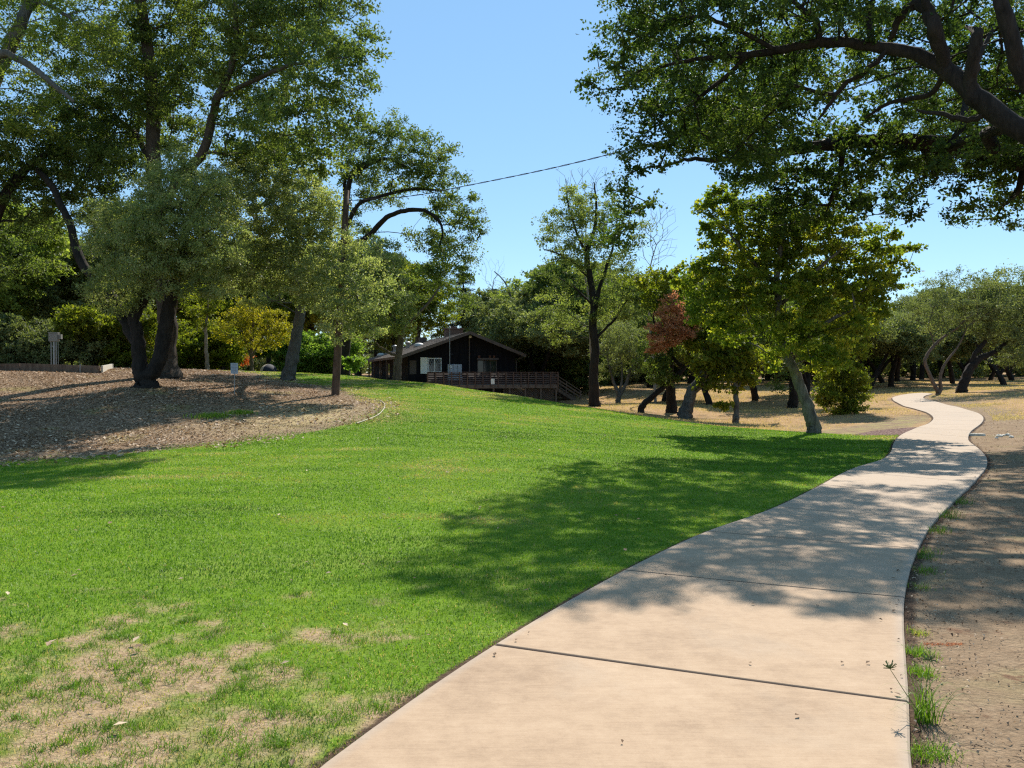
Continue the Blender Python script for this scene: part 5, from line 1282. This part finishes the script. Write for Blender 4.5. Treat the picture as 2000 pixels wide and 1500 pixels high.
# service mast, meter cabinets, lamp post
xm = hx(873)
mb = MB(); mb.tube([(xm, -.97, 1.35), (xm, -.97, 5.05)], .035, 8); mb.lathe((xm, -.97, 5.02), [(.05, 0), (.10, .03), (.11, .12), (.06, .18), (.02, .2)], 10)
for z_ in (3.1, 2.25): mb.beam((xm, -.97, z_), (xm + .5, -.0, z_), .04, .04)
mb.build('service_mast', M['steel'], house)
for k, (ua, ub) in enumerate(((873.5, 883), (883.6, 891.2), (891.8, 900))):
    mb = MB(); mb.box(hx(ua), hx(ub), -.34, .0, hz(742, 873), hz(711.5, 873)); o = mb.build('meter_cabinet', M['grey_metal'], house, bevel=.012)
    if k == 0:
        mb = MB(); x_ = (hx(ua) + hx(ub)) / 2; mb.tube([(x_, -.345, hz(716, 873)), (x_, -.42, hz(716, 873))], .11, 12); mb.build('meter', M['white'], o)
xm = hx(916)
mb = MB(); mb.box(xm - .04, xm + .04, -.16, -.06, FZ, hz(661, 916)); mb.build('downpipe', M['fascia'], house)
mb = MB(); mb.lathe((xm + .05, -.2, hz(660.5, 916)), [(.04, 0), (.12, .03), (.12, .16), (.05, .22)], 12); mb.build('wall_lamp', M['white'], house, smooth=True)
# gutter pipe on the right corner
mb = MB(); mb.tube([(9.3, -.3, ZR - .12), (8.95, -.1, ZR - .3), (8.86, -.05, ZR - .45), (8.86, -.05, -1.)], .04, 8); mb.build('downpipe', M['fascia'], house)
# side wall posts and dim windows
for i in range(5):
    mb = MB(); y_ = 2.4 + i * 4.0; mb.box(-.75, -.63, y_, y_ + .12, -.5, ZL); mb.build('porch_post', M['fascia'], house)
for y_ in (4.2, 9.0, 14.0):
    mb = MB(); mb.box(-.05, .0, y_, y_ + 1.6, 1.2, 2.5); o = mb.build('side_window', M['fascia'], house)
    mb = MB(); mb.box(-.06, -.045, y_ + .07, y_ + 1.53, 1.27, 2.43); mb.build('pane', M['glass'], o)

# ---- deck
DY = -3.5
deck = empty('deck', (HO[0], HO[1], 0), HA, 'raised redwood deck with slatted rail in front of the dark house', 'deck')
dx0, dx1 = hx(835, DY), hx(1089, DY)
mb = MB(); mb.box(dx0, dx1, DY, -.005, FZ - .06, FZ - .01); mb.box(8.86, dx1, 0, 4.5, FZ - .06, FZ - .01)
k = dx0
mb.build('floor', M['deckwood'], deck)
mb = MB(); mb.box(dx0 - .02, dx1 + .05, DY - .05, DY - .003, FZ - .28, FZ + .0); mb.box(dx1 + .003, dx1 + .05, DY, 4.5, FZ - .28, FZ); mb.build('edge_board', M['deckwood'], deck)
npost = 17
def rail(ax, ay, bx, by, n_, last=True):
    A = np.array([ax, ay]); B = np.array([bx, by]); d_ = (B - A) / np.linalg.norm(B - A); nrm_ = np.array([d_[1], -d_[0]])
    for i in range(n_ + (1 if last else 0)):
        p = A + (B - A) * i / n_
        mb = MB(); mb.beam((p[0] + nrm_[0] * .045, p[1] + nrm_[1] * .045, FZ - .2), (p[0] + nrm_[0] * .045, p[1] + nrm_[1] * .045, FZ + .93), .10, .085, up=(d_[0], d_[1], 0))
        mb.build('rail_post', M['redwood'], deck)
    for j in range(5):
        z_ = FZ + .14 + j * .165; mb = MB()
        for i in range(n_):
            a_ = A + (B - A) * (i / n_) + d_ * .05; b_ = A + (B - A) * ((i + 1) / n_) - d_ * .05
            mb.beam((a_[0], a_[1], z_), (b_[0], b_[1], z_), .025, .13, up=(nrm_[0] * .75, nrm_[1] * .75, -.8) if j % 1 == 0 else (0, 0, 1))
        mb.build('rail_slat', M['redwood'], deck)
    mb = MB(); mb.beam((A[0], A[1], FZ + .95), (B[0], B[1], FZ + .95), .16, .045); mb.build('handrail', M['redwood'], deck)
rail(dx0, DY, dx1, DY, npost)
rail(dx1, DY, dx1, 2.2, 8)
for i in range(9):
    mb = MB(); x_ = dx1 - .1 - i * 1.27; mb.box(x_ - .06, x_ + .06, DY + .02, DY + .14, -2.0, FZ - .06); mb.build('deck_post', M['deckwood'], deck)
mb = MB()
xx0, xx1, zz0, zz1 = dx1 - 4.4, dx1 - .2, -1.3, FZ - .3
for k in range(-12, 44):
    for sg in (1, -1):
        a0 = xx0 + k * .14; pa = np.array([a0, zz0 if sg > 0 else zz1]); pb = pa + np.array([zz1 - zz0, sg * (zz1 - zz0)])
        ta = max(0, (xx0 - pa[0]) / (pb[0] - pa[0])); tb = min(1, (xx1 - pa[0]) / (pb[0] - pa[0]))
        if tb > ta + .02:
            qa = pa + (pb - pa) * ta; qb = pa + (pb - pa) * tb; yy_ = DY + .18 + (0 if sg > 0 else .014)
            mb.beam((qa[0], yy_, qa[1]), (qb[0], yy_, qb[1]), .012, .03)
mb.build('lattice_skirt', M['deckwood'], deck)
mb = MB(); mb.box(dx0 + .2, dx1 - 4.5, DY + .2, DY + .24, -1.8, FZ - .3); mb.build('skirt_board', M['wall'], deck)
# stairs going down to the right from the deck
st = empty('deck_stairs', (HO[0], HO[1], 0), HA, 'open wooden stair with railings going down from the right end of the deck', 'stairs')
sx0 = dx1 + .55; NS = 9; sy0, sy1 = DY + 2.6, DY + 3.9
for i in range(NS):
    mb = MB(); mb.box(sx0 + i * .27, sx0 + .27 + i * .27 + .02, sy0, sy1, FZ - .10 - i * .165, FZ - .055 - i * .165); mb.build('step', M['deckwood'], st)
for y_ in (sy0 - .04, sy1 + .04):
    mb = MB(); mb.beam((sx0 - .1, y_, FZ - .15), (sx0 + NS * .27, y_, FZ - .15 - NS * .165), .05, .26); mb.build('stringer', M['deckwood'], st)
    for zq in (.92, .66, .4): 
        mb = MB(); mb.beam((sx0, y_, FZ + zq), (sx0 + NS * .27 + .15, y_, FZ + zq - NS * .165 - .09), .05, .10 if zq < .9 else .06); mb.build('stair_rail', M['deckwood'], st)
    for q in (0, .5, 1):
        mb = MB(); x_ = sx0 + q * NS * .27; z_ = FZ - q * NS * .165; mb.box(x_ - .04, x_ + .04, y_ - .045, y_ + .045, z_ - .3, z_ + .95); mb.build('stair_post', M['deckwood'], st)
mb = MB(); mb.box(dx1 + .06, sx0 + .02, sy0 - .06, sy1 + .06, FZ - .11, FZ - .05); mb.build('landing', M['deckwood'], st)
# white notice on the rail
p = HO + E1 * hx(961.5, DY) + E2 * (DY - .125)
o = MB().box(-.14, .14, -.012, .0, -.2, .22).build('notice_board', M['white'], None); o.location = (p[0], p[1], FZ + .24); o.rotation_euler = (0, 0, HA)
tag(o, 'small white notice fixed to the slatted deck rail', 'notice')
# small stand in front of cabinets
sd_ = empty('metal_table', (*(HO + E1 * hx(889, -1.5) + E2 * (-1.5)), FZ), HA, 'grey metal stand on the deck behind the rail, under the meter cabinets', 'stand')
MB().box(-.55, .55, -.25, .25, .52, .56).build('table_top', M['grey_metal'], sd_)
for a_ in (-.5, .5):
    for b_ in (-.2, .2): MB().tube([(a_, b_, 0), (a_, b_, .52)], .02, 6).build('leg', M['grey_metal'], sd_)

# ------------------------------------------------------------------ utility pole and wires
b = TR(655, 772); D = b[1]
pole = empty('utility_pole', b, 0, 'brown wooden utility pole at the bank edge, leaning slightly right', 'utility pole')
top = P(677, 372, D) - b; bot = np.array([0, 0, -.4])
pl_ = [bot, np.zeros(3), top * .35, top * .7, top]
MB().tube(pl_, [.175, .17, .145, .125, .11], 12).build('pole', M['pole_wood'], pole, smooth=True)
q = top * .93
mb = MB(); mb.tube([top * .55 + [.13, -.1, 0], top * .93 + [.13, -.1, 0]], .03, 6); mb.build('conduit', M['pole_wood'], pole)
mb = MB(); mb.lathe(tuple(top * .94 + np.array([.2, -.05, 0])), [(.04, -.08), (.07, -.02), (.04, .05)], 8); mb.build('insulator', M['grey_metal'], pole, smooth=True)
def wire(name, pts, r_, label, twist=0.0):
    c_ = catmull(pts, 14)
    mb = MB()
    if twist:
        L_ = np.concatenate([[0], np.cumsum(np.linalg.norm(np.diff(c_, axis=0), axis=1))]); s_ = np.linspace(0, L_[-1], int(L_[-1] / .12))
        base_ = np.stack([np.interp(s_, L_, c_[:, k]) for k in range(3)], 1)
        for ph in (0, math.pi):
            mb.tube(base_ + np.stack([0 * s_, np.sin(s_ * 5 + ph) * twist, np.cos(s_ * 5 + ph) * twist], 1), r_, 5)
    else: mb.tube(c_, r_, 6)
    return tag(mb.build(name, M['black'], None, True), label, 'cable')
wire('overhead_cable', [P(678, 392, D), P(800, 383, D - .8), P(925, 360, D - 2.2), P(1080, 328, D - 4.5), P(1240, 289, D - 7), P(1480, 228, D - 10.5), P(1800, 128, D - 14.5), P(2000, 60, D - 16.5), P(2300, -60, D - 19)], .011, 'twisted black overhead cable running from the pole up to the top right', .014)
mast_top = HO + E1 * hx(873) + E2 * (-.97)
wire('service_cable', [P(678, 400, D), (P(678, 400, D) * .66 + np.array([mast_top[0], mast_top[1], 5.1]) * .34) - [0, 0, .5], (P(678, 400, D) * .33 + np.array([mast_top[0], mast_top[1], 5.1]) * .67) - [0, 0, .5], (mast_top[0], mast_top[1], 5.12)], .012, 'thin drooping service cable from the pole to the house mast')

# ------------------------------------------------------------------ bank furniture
b = TR(106, 720.8); D = b[1]; s_ = D / FP
cab = empty('utility_cabinet', b, .12, 'grey utility cabinet on a tall thin stand above the bank', 'utility box')
zb = P(0, 667, D)[2] - b[2]; zt = P(0, 650.5, D)[2] - b[2]; wv_ = 8.6 * s_
MB().box(-wv_, wv_, -.11, .11, zb, zt).build('cabinet', M['cab_metal'], cab, bevel=.02)
MB().box(-wv_ - .01, wv_ + .01, -.13, .13, zt + .002, zt + .02).build('cabinet_sunlit_lid', M['dull_white'], cab)  # paler than the body, sun on the top put into its colour
MB().box(wv_ + .003, wv_ + 5 * s_, -.05, .12, zb + .12, zt - .06).build('side_box', M['cab_metal'], cab)
for x_, r2 in ((-wv_ * .62, .022), (0, .045), (wv_ * .45, .022), (wv_ * .86, .012)):
    MB().tube([(x_, 0, -.2), (x_, 0, zb)], r2, 8).build('conduit' if r2 < .04 else 'post', M['steel'], cab)
MB().box(-wv_ * .75, -wv_ * .3, -.03, .03, zb - .24, zb - .2).build('bracket', M['steel'], cab)
o = MB().lathe((0, 0, 0), [(.40, -.05), (.42, 0), (.40, .04), (.05, .055)], 20).build('access_cover', flat_mat('concrete lid', (.30, .27, .23), .9), None)
pq = G(91, 722.5); o.location = (pq[0], pq[1], pq[2] + .02); tag(o, 'round concrete access cover lying before the grey utility cabinet', 'access cover')
# timber border
tb = empty('timber_border', G(195, 723), 0, 'low timber retaining border along the top of the bank', 'retaining border')
o3 = np.array(G(195, 723))
def gp(u, d): return at_ground(u, d) - o3
mb = MB(); 
for (u0, u1) in ((-330, -120), (-119, 40), (41, 155), (156, 194)):
    a_ = gp(u0, 34.2); c_ = gp(u1, 34.2); mb = MB(); mb.beam(a_ + [0, 0, .10], c_ + [0, 0, .10], .12, .42); mb.build('board', M['post_wood'], tb)
a_ = gp(196, 34.3); c_ = gp(217, 39.5); m_ = (a_ + c_) / 2
mb = MB(); mb.beam(a_ + [.08, 0, .10], c_ + [.08, 0, .04], .07, .42); mb.build('end_board', flat_mat('sunlit-tone board', (.50, .46, .38), .8), tb)  # pale colour stands for sunlight falling on this end face
mb = MB(); mb.tube([gp(157, 34.05) + [0, 0, -.1], gp(157, 34.05) + [0, 0, .38]], .025, 6); mb.build('stake', M['steel'], tb)
# notice sign on the bank
b = TR(458, 771); D = b[1]; s_ = D / FP
sg = empty('lawn_sign', b, .06, 'small white notice sign on a thin stake on the mulch bank', 'sign')
h1 = P(0, 709, D)[2] - b[2]; h0 = P(0, 730, D)[2] - b[2]
MB().box(-.012, .012, .0, .02, -.3, h1 - .05).build('stake', M['steel'], sg)
pn = MB().box(-7 * s_, 7 * s_, -.012, -.002, h0, h1).build('sign_panel', flat_mat('sign white', (.36, .38, .42), .5, var=.03), sg)
mb = MB(); hh_ = h1 - h0
for i, wq in enumerate((.7, .5, .8, .6, .75, .4)): mb.box(-7 * s_ * wq, 7 * s_ * wq * .95, -.015, -.0125, h1 - hh_ * (.14 + .14 * i), h1 - hh_ * (.10 + .14 * i))
mb.build('sign_text', flat_mat('faded grey print', (.25, .22, .25), .6), pn)
# dome tent behind the crest
b = at_ground(525, 58); s_ = 58 / FP
tn = empty('dome_tent', b, 0, 'dark blue-black dome tent with a pale flank behind the bank', 'tent')
def dome(r1, r2, h_, a0, a1, n1=8, n2=16):
    V_, F_ = [], []
    for i in range(n1 + 1):
        ph = i / n1 * math.pi / 2
        for j in range(n2 + 1):
            a = a0 + (a1 - a0) * j / n2; V_.append((r1 * math.cos(a) * math.cos(ph), r2 * math.sin(a) * math.cos(ph), h_ * math.sin(ph) ** .9))
    for i in range(n1):
        for j in range(n2): q = i * (n2 + 1) + j; F_.append((q, q + 1, q + n2 + 2, q + n2 + 1))
    return V_, F_
zt_ = P(0, 711, 58)[2] - b[2]
mb = MB(); mb.add(*dome(.66, .8, max(zt_, .6), -math.pi * .62, math.pi * .62)); mb.build('tent_body', flat_mat('tent dark', (.006, .008, .02), .8), tn, True)
mb = MB(); mb.add(*dome(.66, .8, max(zt_, .6), math.pi * .62, math.pi * 1.38)); mb.build('tent_flank', flat_mat('tent pale', (.35, .30, .22), .8), tn, True)
# garden hose lying on the lawn edge
hp = [G(*q) for q in [(742, 783), (750, 789), (751, 797), (744, 807), (732, 815), (714, 822), (696, 829)]]
c_ = catmull(hp, 6); mb = MB(); mb.tube([(p[0], p[1], Hs(p[0], p[1]) + .02) for p in c_], .019, 7)
tag(mb.build('garden_hose', flat_mat('pale hose', (.33, .29, .18), .6), None, True), 'pale hose curving round the edge of the mulch bank', 'hose')
# concrete valve curb right of the path
a_, c_ = G(1895, 850.5), G(1922, 851.5)
mb = MB(); mb.beam(a_ + [0, 0, .02], c_ + [0, 0, .02], .16, .09); tag(mb.build('concrete_curb', flat_mat('pale concrete', (.62, .58, .50), .8), None, bevel=.01), 'short pale concrete curb lying at the right path edge', 'curb')
rgp = np.random.default_rng(3)
for i, (u_, v_) in enumerate([(1946, 856), (1952, 853), (1960, 852), (1968, 851), (1975, 855)]):
    p = G(u_, v_); rr_ = rgp.uniform(.05, .10)
    bm = bmesh.new(); bmesh.ops.create_icosphere(bm, subdivisions=2, radius=rr_)
    for v3 in bm.verts: v3.co *= rgp.uniform(.8, 1.15); v3.co.z *= .6
    me = bpy.data.meshes.new('stone'); bm.to_mesh(me); bm.free(); me.materials.append(bpy.data.materials['pale concrete'])
    o = bpy.data.objects.new('stone', me); COL.objects.link(o); o.location = (p[0], p[1], p[2] + rr_ * .3)
    tag(o, 'loose pale stone in the cluster right of the concrete curb', 'stone', 'stones beside the concrete curb')
# scattered leaves on the path and lawn
lrng = np.random.default_rng(21)
def leafy(n_, pts, name, label, cat, L0, var0):
    P_ = np.array(pts); x_, y_ = P_[:, 0], P_[:, 1]
    n = len(x_); z_ = P_[:, 2]; a = lrng.uniform(0, 6.28, n); L = lrng.uniform(.6, 1.4, n) * L0
    A = np.stack([np.cos(a), np.sin(a), lrng.uniform(-.3, .3, n)], 1) * (L / 2)[:, None]; B = np.stack([-np.sin(a), np.cos(a), lrng.uniform(.1, .7, n)], 1) * (L * .3)[:, None]
    c = np.stack([x_, y_, z_ + .012], 1); V = np.stack([c - A, c + B, c + A, c - B + [0, 0, .01]], 1); b_ = np.arange(n) * 4
    return tag(np_mesh(name, V.reshape(-1, 3), np.stack([b_, b_+1, b_+2, b_+3], 1), M['litter'], smooth=False, face_attr={'var': np.clip(lrng.random(n) * var0, 0, 1)}), label, cat, kind='stuff')
pts = []
for i in range(90):
    s_ = _rl[20] + lrng.random() ** 1.3 * 30; a_, c_ = path_at(s_); q = lrng.random() if lrng.random() < .4 else (lrng.random() * .06 if lrng.random() < .5 else 1 - lrng.random() * .06)
    p = a_ + (c_ - a_) * q; pts.append([p[0], p[1], Hs(*p) + .035])
for (u_, v_) in [(1597, 1195), (1465, 1310), (1695, 1309), (1645, 1310), (1720, 1223)]:
    p = G(u_, v_); pts.append([p[0], p[1], p[2] + .035])
leafy(0, pts, 'path_leaves', 'few small brown fallen leaves on the concrete path', 'fallen leaves', .032, .4)
pts = []
for i in range(260):
    y_ = lrng.uniform(3, 24); x_ = lrng.uniform(-.7, .35) * y_; 
    if sdf(lawn_poly, np.array([x_]), np.array([y_]))[0] > .2 and sdf(path_poly, np.array([x_]), np.array([y_]))[0] < -.1: pts.append([x_, y_, Hs(x_, y_) + .03])
leafy(0, pts, 'lawn_leaves', 'few pale fallen leaves lying on the lawn', 'fallen leaves', .05, 1.0)

tv_, tf_, tw_ = [], [], 0
mbt = MB()
for i in range(150):
    y_ = lrng.uniform(2.6, 14); x_ = 1.9 + lrng.uniform(0, .5) * y_ * .75 + (y_ - 3) * .32
    if sdf(path_poly, np.array([x_]), np.array([y_]))[0] > -.03: continue
    L_ = lrng.uniform(.015, .07); a = lrng.uniform(0, 6.28); z_ = Hs(x_, y_) + .006
    mbt.tube([(x_, y_, z_), (x_ + math.cos(a) * L_ * .5, y_ + math.sin(a) * L_ * .5, z_ + .006), (x_ + math.cos(a + .3) * L_, y_ + math.sin(a + .3) * L_, z_)], [.002, .0022, .001], 4)
tag(mbt.build('dirt_twigs', M['bark_brown'], None), 'small broken twigs scattered over the bare dirt verge', 'twigs', kind='stuff')
# weeds along the right path edge
def weed(name, u_, v_, n_, rad, h0, h1, wd_, v0, v1, label, lean=1.7, cat='grass tuft', group='grass tufts along the right edge of the path', dx=0):
    n_ = int(n_ * .8); rad *= .75; h0 *= .8; h1 *= .85
    p = G(u_, v_); q = lrng.normal(0, rad, (n_, 2)); X = p[0] + q[:, 0] + dx; Y = p[1] + q[:, 1]
    ok = sdf(path_poly, X, Y) < -.005; X, Y = X[ok], Y[ok]
    o = blades(name, X, Y, lrng.uniform(h0, h1, len(X)), wd_ * .85 * lrng.uniform(.7, 1.3, len(X)), (v0 + (v1 - v0) * lrng.random(len(X))) * .85, M['blade'], lrng, lean, tag_it=False)
    return tag(o, label, cat, group)
for (u_, v_, n_, r2, h0, h1, v0, v1, lb) in [
    (1872, 985, 140, .10, .08, .2, .05, .45, 'dark grass tuft at the path edge, farthest one in the tree shade'),
    (1845, 1012, 260, .12, .08, .22, .0, .4, 'large dark grass tuft spilling onto the path edge in the tree shade'),
    (1826, 1040, 180, .12, .06, .18, .0, .4, 'dark grass tuft just nearer than the large one in the shade'),
    (1806, 1082, 120, .09, .04, .12, .2, .8, 'low mixed green and straw tuft beside a path joint'),
    (1800, 1092, 110, .07, .05, .14, .0, .4, 'dark green tuft nearest to the fourth joint of the path'),
    (1800, 1120, 150, .08, .04, .12, .1, .6, 'low green tuft at the path edge where the shade ends'),
    (1789, 1150, 110, .07, .03, .09, .3, .9, 'low yellowish weed patch at the sunlit start of the edge'),
    (1785, 1240, 180, .05, .02, .07, .6, 1., 'straw-coloured dry weed patch against the path edge'),
    (1785, 1280, 260, .06, .03, .09, .4, .66, 'bright yellow-green feathery weed against the path edge'),
    (1788, 1318, 240, .06, .03, .09, .35, .62, 'bright green weed patch just above the tall sedge'),
    (1800, 1478, 330, .07, .03, .09, .2, .75, 'mixed green weed patch at the bottom right of the path')]:
    weed('grass_tuft', u_, v_, n_, r2, h0, h1, .004, v0, v1, lb, dx=.03)
# tall sedge with flower heads
p = G(1800, 1412); p = np.array([p[0] + .02, p[1], Hs(p[0], p[1])])
sed_ = empty('sedge_plant', p, 0, 'tall sedge with arching blades and seed heads at the right path edge', 'plant')
V_, F_, W_ = [], [], []; bq = 0
for i in range(95):
    a = lrng.uniform(0, 6.28); h_ = lrng.uniform(.07, .21); ln = lrng.uniform(.03, .22); wq = lrng.uniform(.0015, .003); k0 = lrng.normal(0, .025, 2)
    sx, sy = -math.sin(a) * wq, math.cos(a) * wq
    for j in range(7):
        q = j / 6; r2 = ln * q ** 1.4; z2 = h_ * math.sin(q * (1.6 + .7 * (ln > .12))) 
        ww = 1 - q * .9
        V_ += [(k0[0] + math.cos(a) * r2 - sx * ww, k0[1] + math.sin(a) * r2 - sy * ww, z2), (k0[0] + math.cos(a) * r2 + sx * ww, k0[1] + math.sin(a) * r2 + sy * ww, z2)]
    for j in range(6): F_.append((bq + 2*j, bq + 2*j + 1, bq + 2*j + 3, bq + 2*j + 2)); W_.append(lrng.uniform(.0, .55))
    bq += 14
np_mesh('leaf_blades', V_, F_, M['blade'], sed_, face_attr={'var': W_})
M['sedge'] = flat_mat('sedge stalk', (.09, .13, .03), .6)
for (u_, v_) in ((1738, 1306), (1817, 1290)):
    e_ = P(u_, v_, p[1] - .0) - p
    MB().tube([(0, 0, 0), e_ * .5 + np.array([-.01, 0, .01]), e_], [.0026, .002, .0015], 5).build('stalk', M['sedge'], sed_)
    cc_ = []
    for j in range(34):
        a = lrng.uniform(0, 6.28); b2 = lrng.uniform(-.2, 1.2); l2 = lrng.uniform(.015, .05)
        cc_.append((e_, e_ + np.array([math.cos(a) * math.cos(b2), math.sin(a) * math.cos(b2), math.sin(b2)]) * l2))
    mb = MB()
    for a_, c_ in cc_: mb.tube([a_, c_], [.001, .0022], 4)
    mb.build('seed_head', M['sedge'], sed_)
# red creeping weed
p = G(1842, 1260)
cc_ = np.array([[p[0] + q, p[1] + lrng.normal(0, .012), 0] for q in np.linspace(-.11, .12, 26)]); 
X = np.repeat(cc_[:, 0], 14) + lrng.normal(0, .008, 26 * 14); Y = np.repeat(cc_[:, 1], 14) + lrng.normal(0, .01, 26 * 14)
o = blades('red_weed', X, Y, lrng.uniform(.006, .014, len(X)), .003 * np.ones(len(X)), np.ones(len(X)) * .5, M['red_leaf'], lrng, 2.0, tag_it=False)
tag(o, 'reddish creeping weed lying on the bare dirt right of the path', 'weed')
# green weeds on the mulch bank
for (u_, v_, lb) in ((412, 815, 'bright green weed clump low on the mulch bank'), (470, 808, 'smaller green weed clump on the mulch bank, under the notice sign')):
    p = G(u_, v_); q = lrng.normal(0, .32 if u_ < 450 else .2, (520, 2)); X = p[0] + q[:, 0]; Y = p[1] + q[:, 1] * .6
    o = blades('weed_clump', X, Y, lrng.uniform(.05, .16, len(X)), .02 * lrng.uniform(.7, 1.3, len(X)), lrng.uniform(.3, .75, len(X)), M['blade'], lrng, 1.1, tag_it=False)
    tag(o, lb, 'weeds')
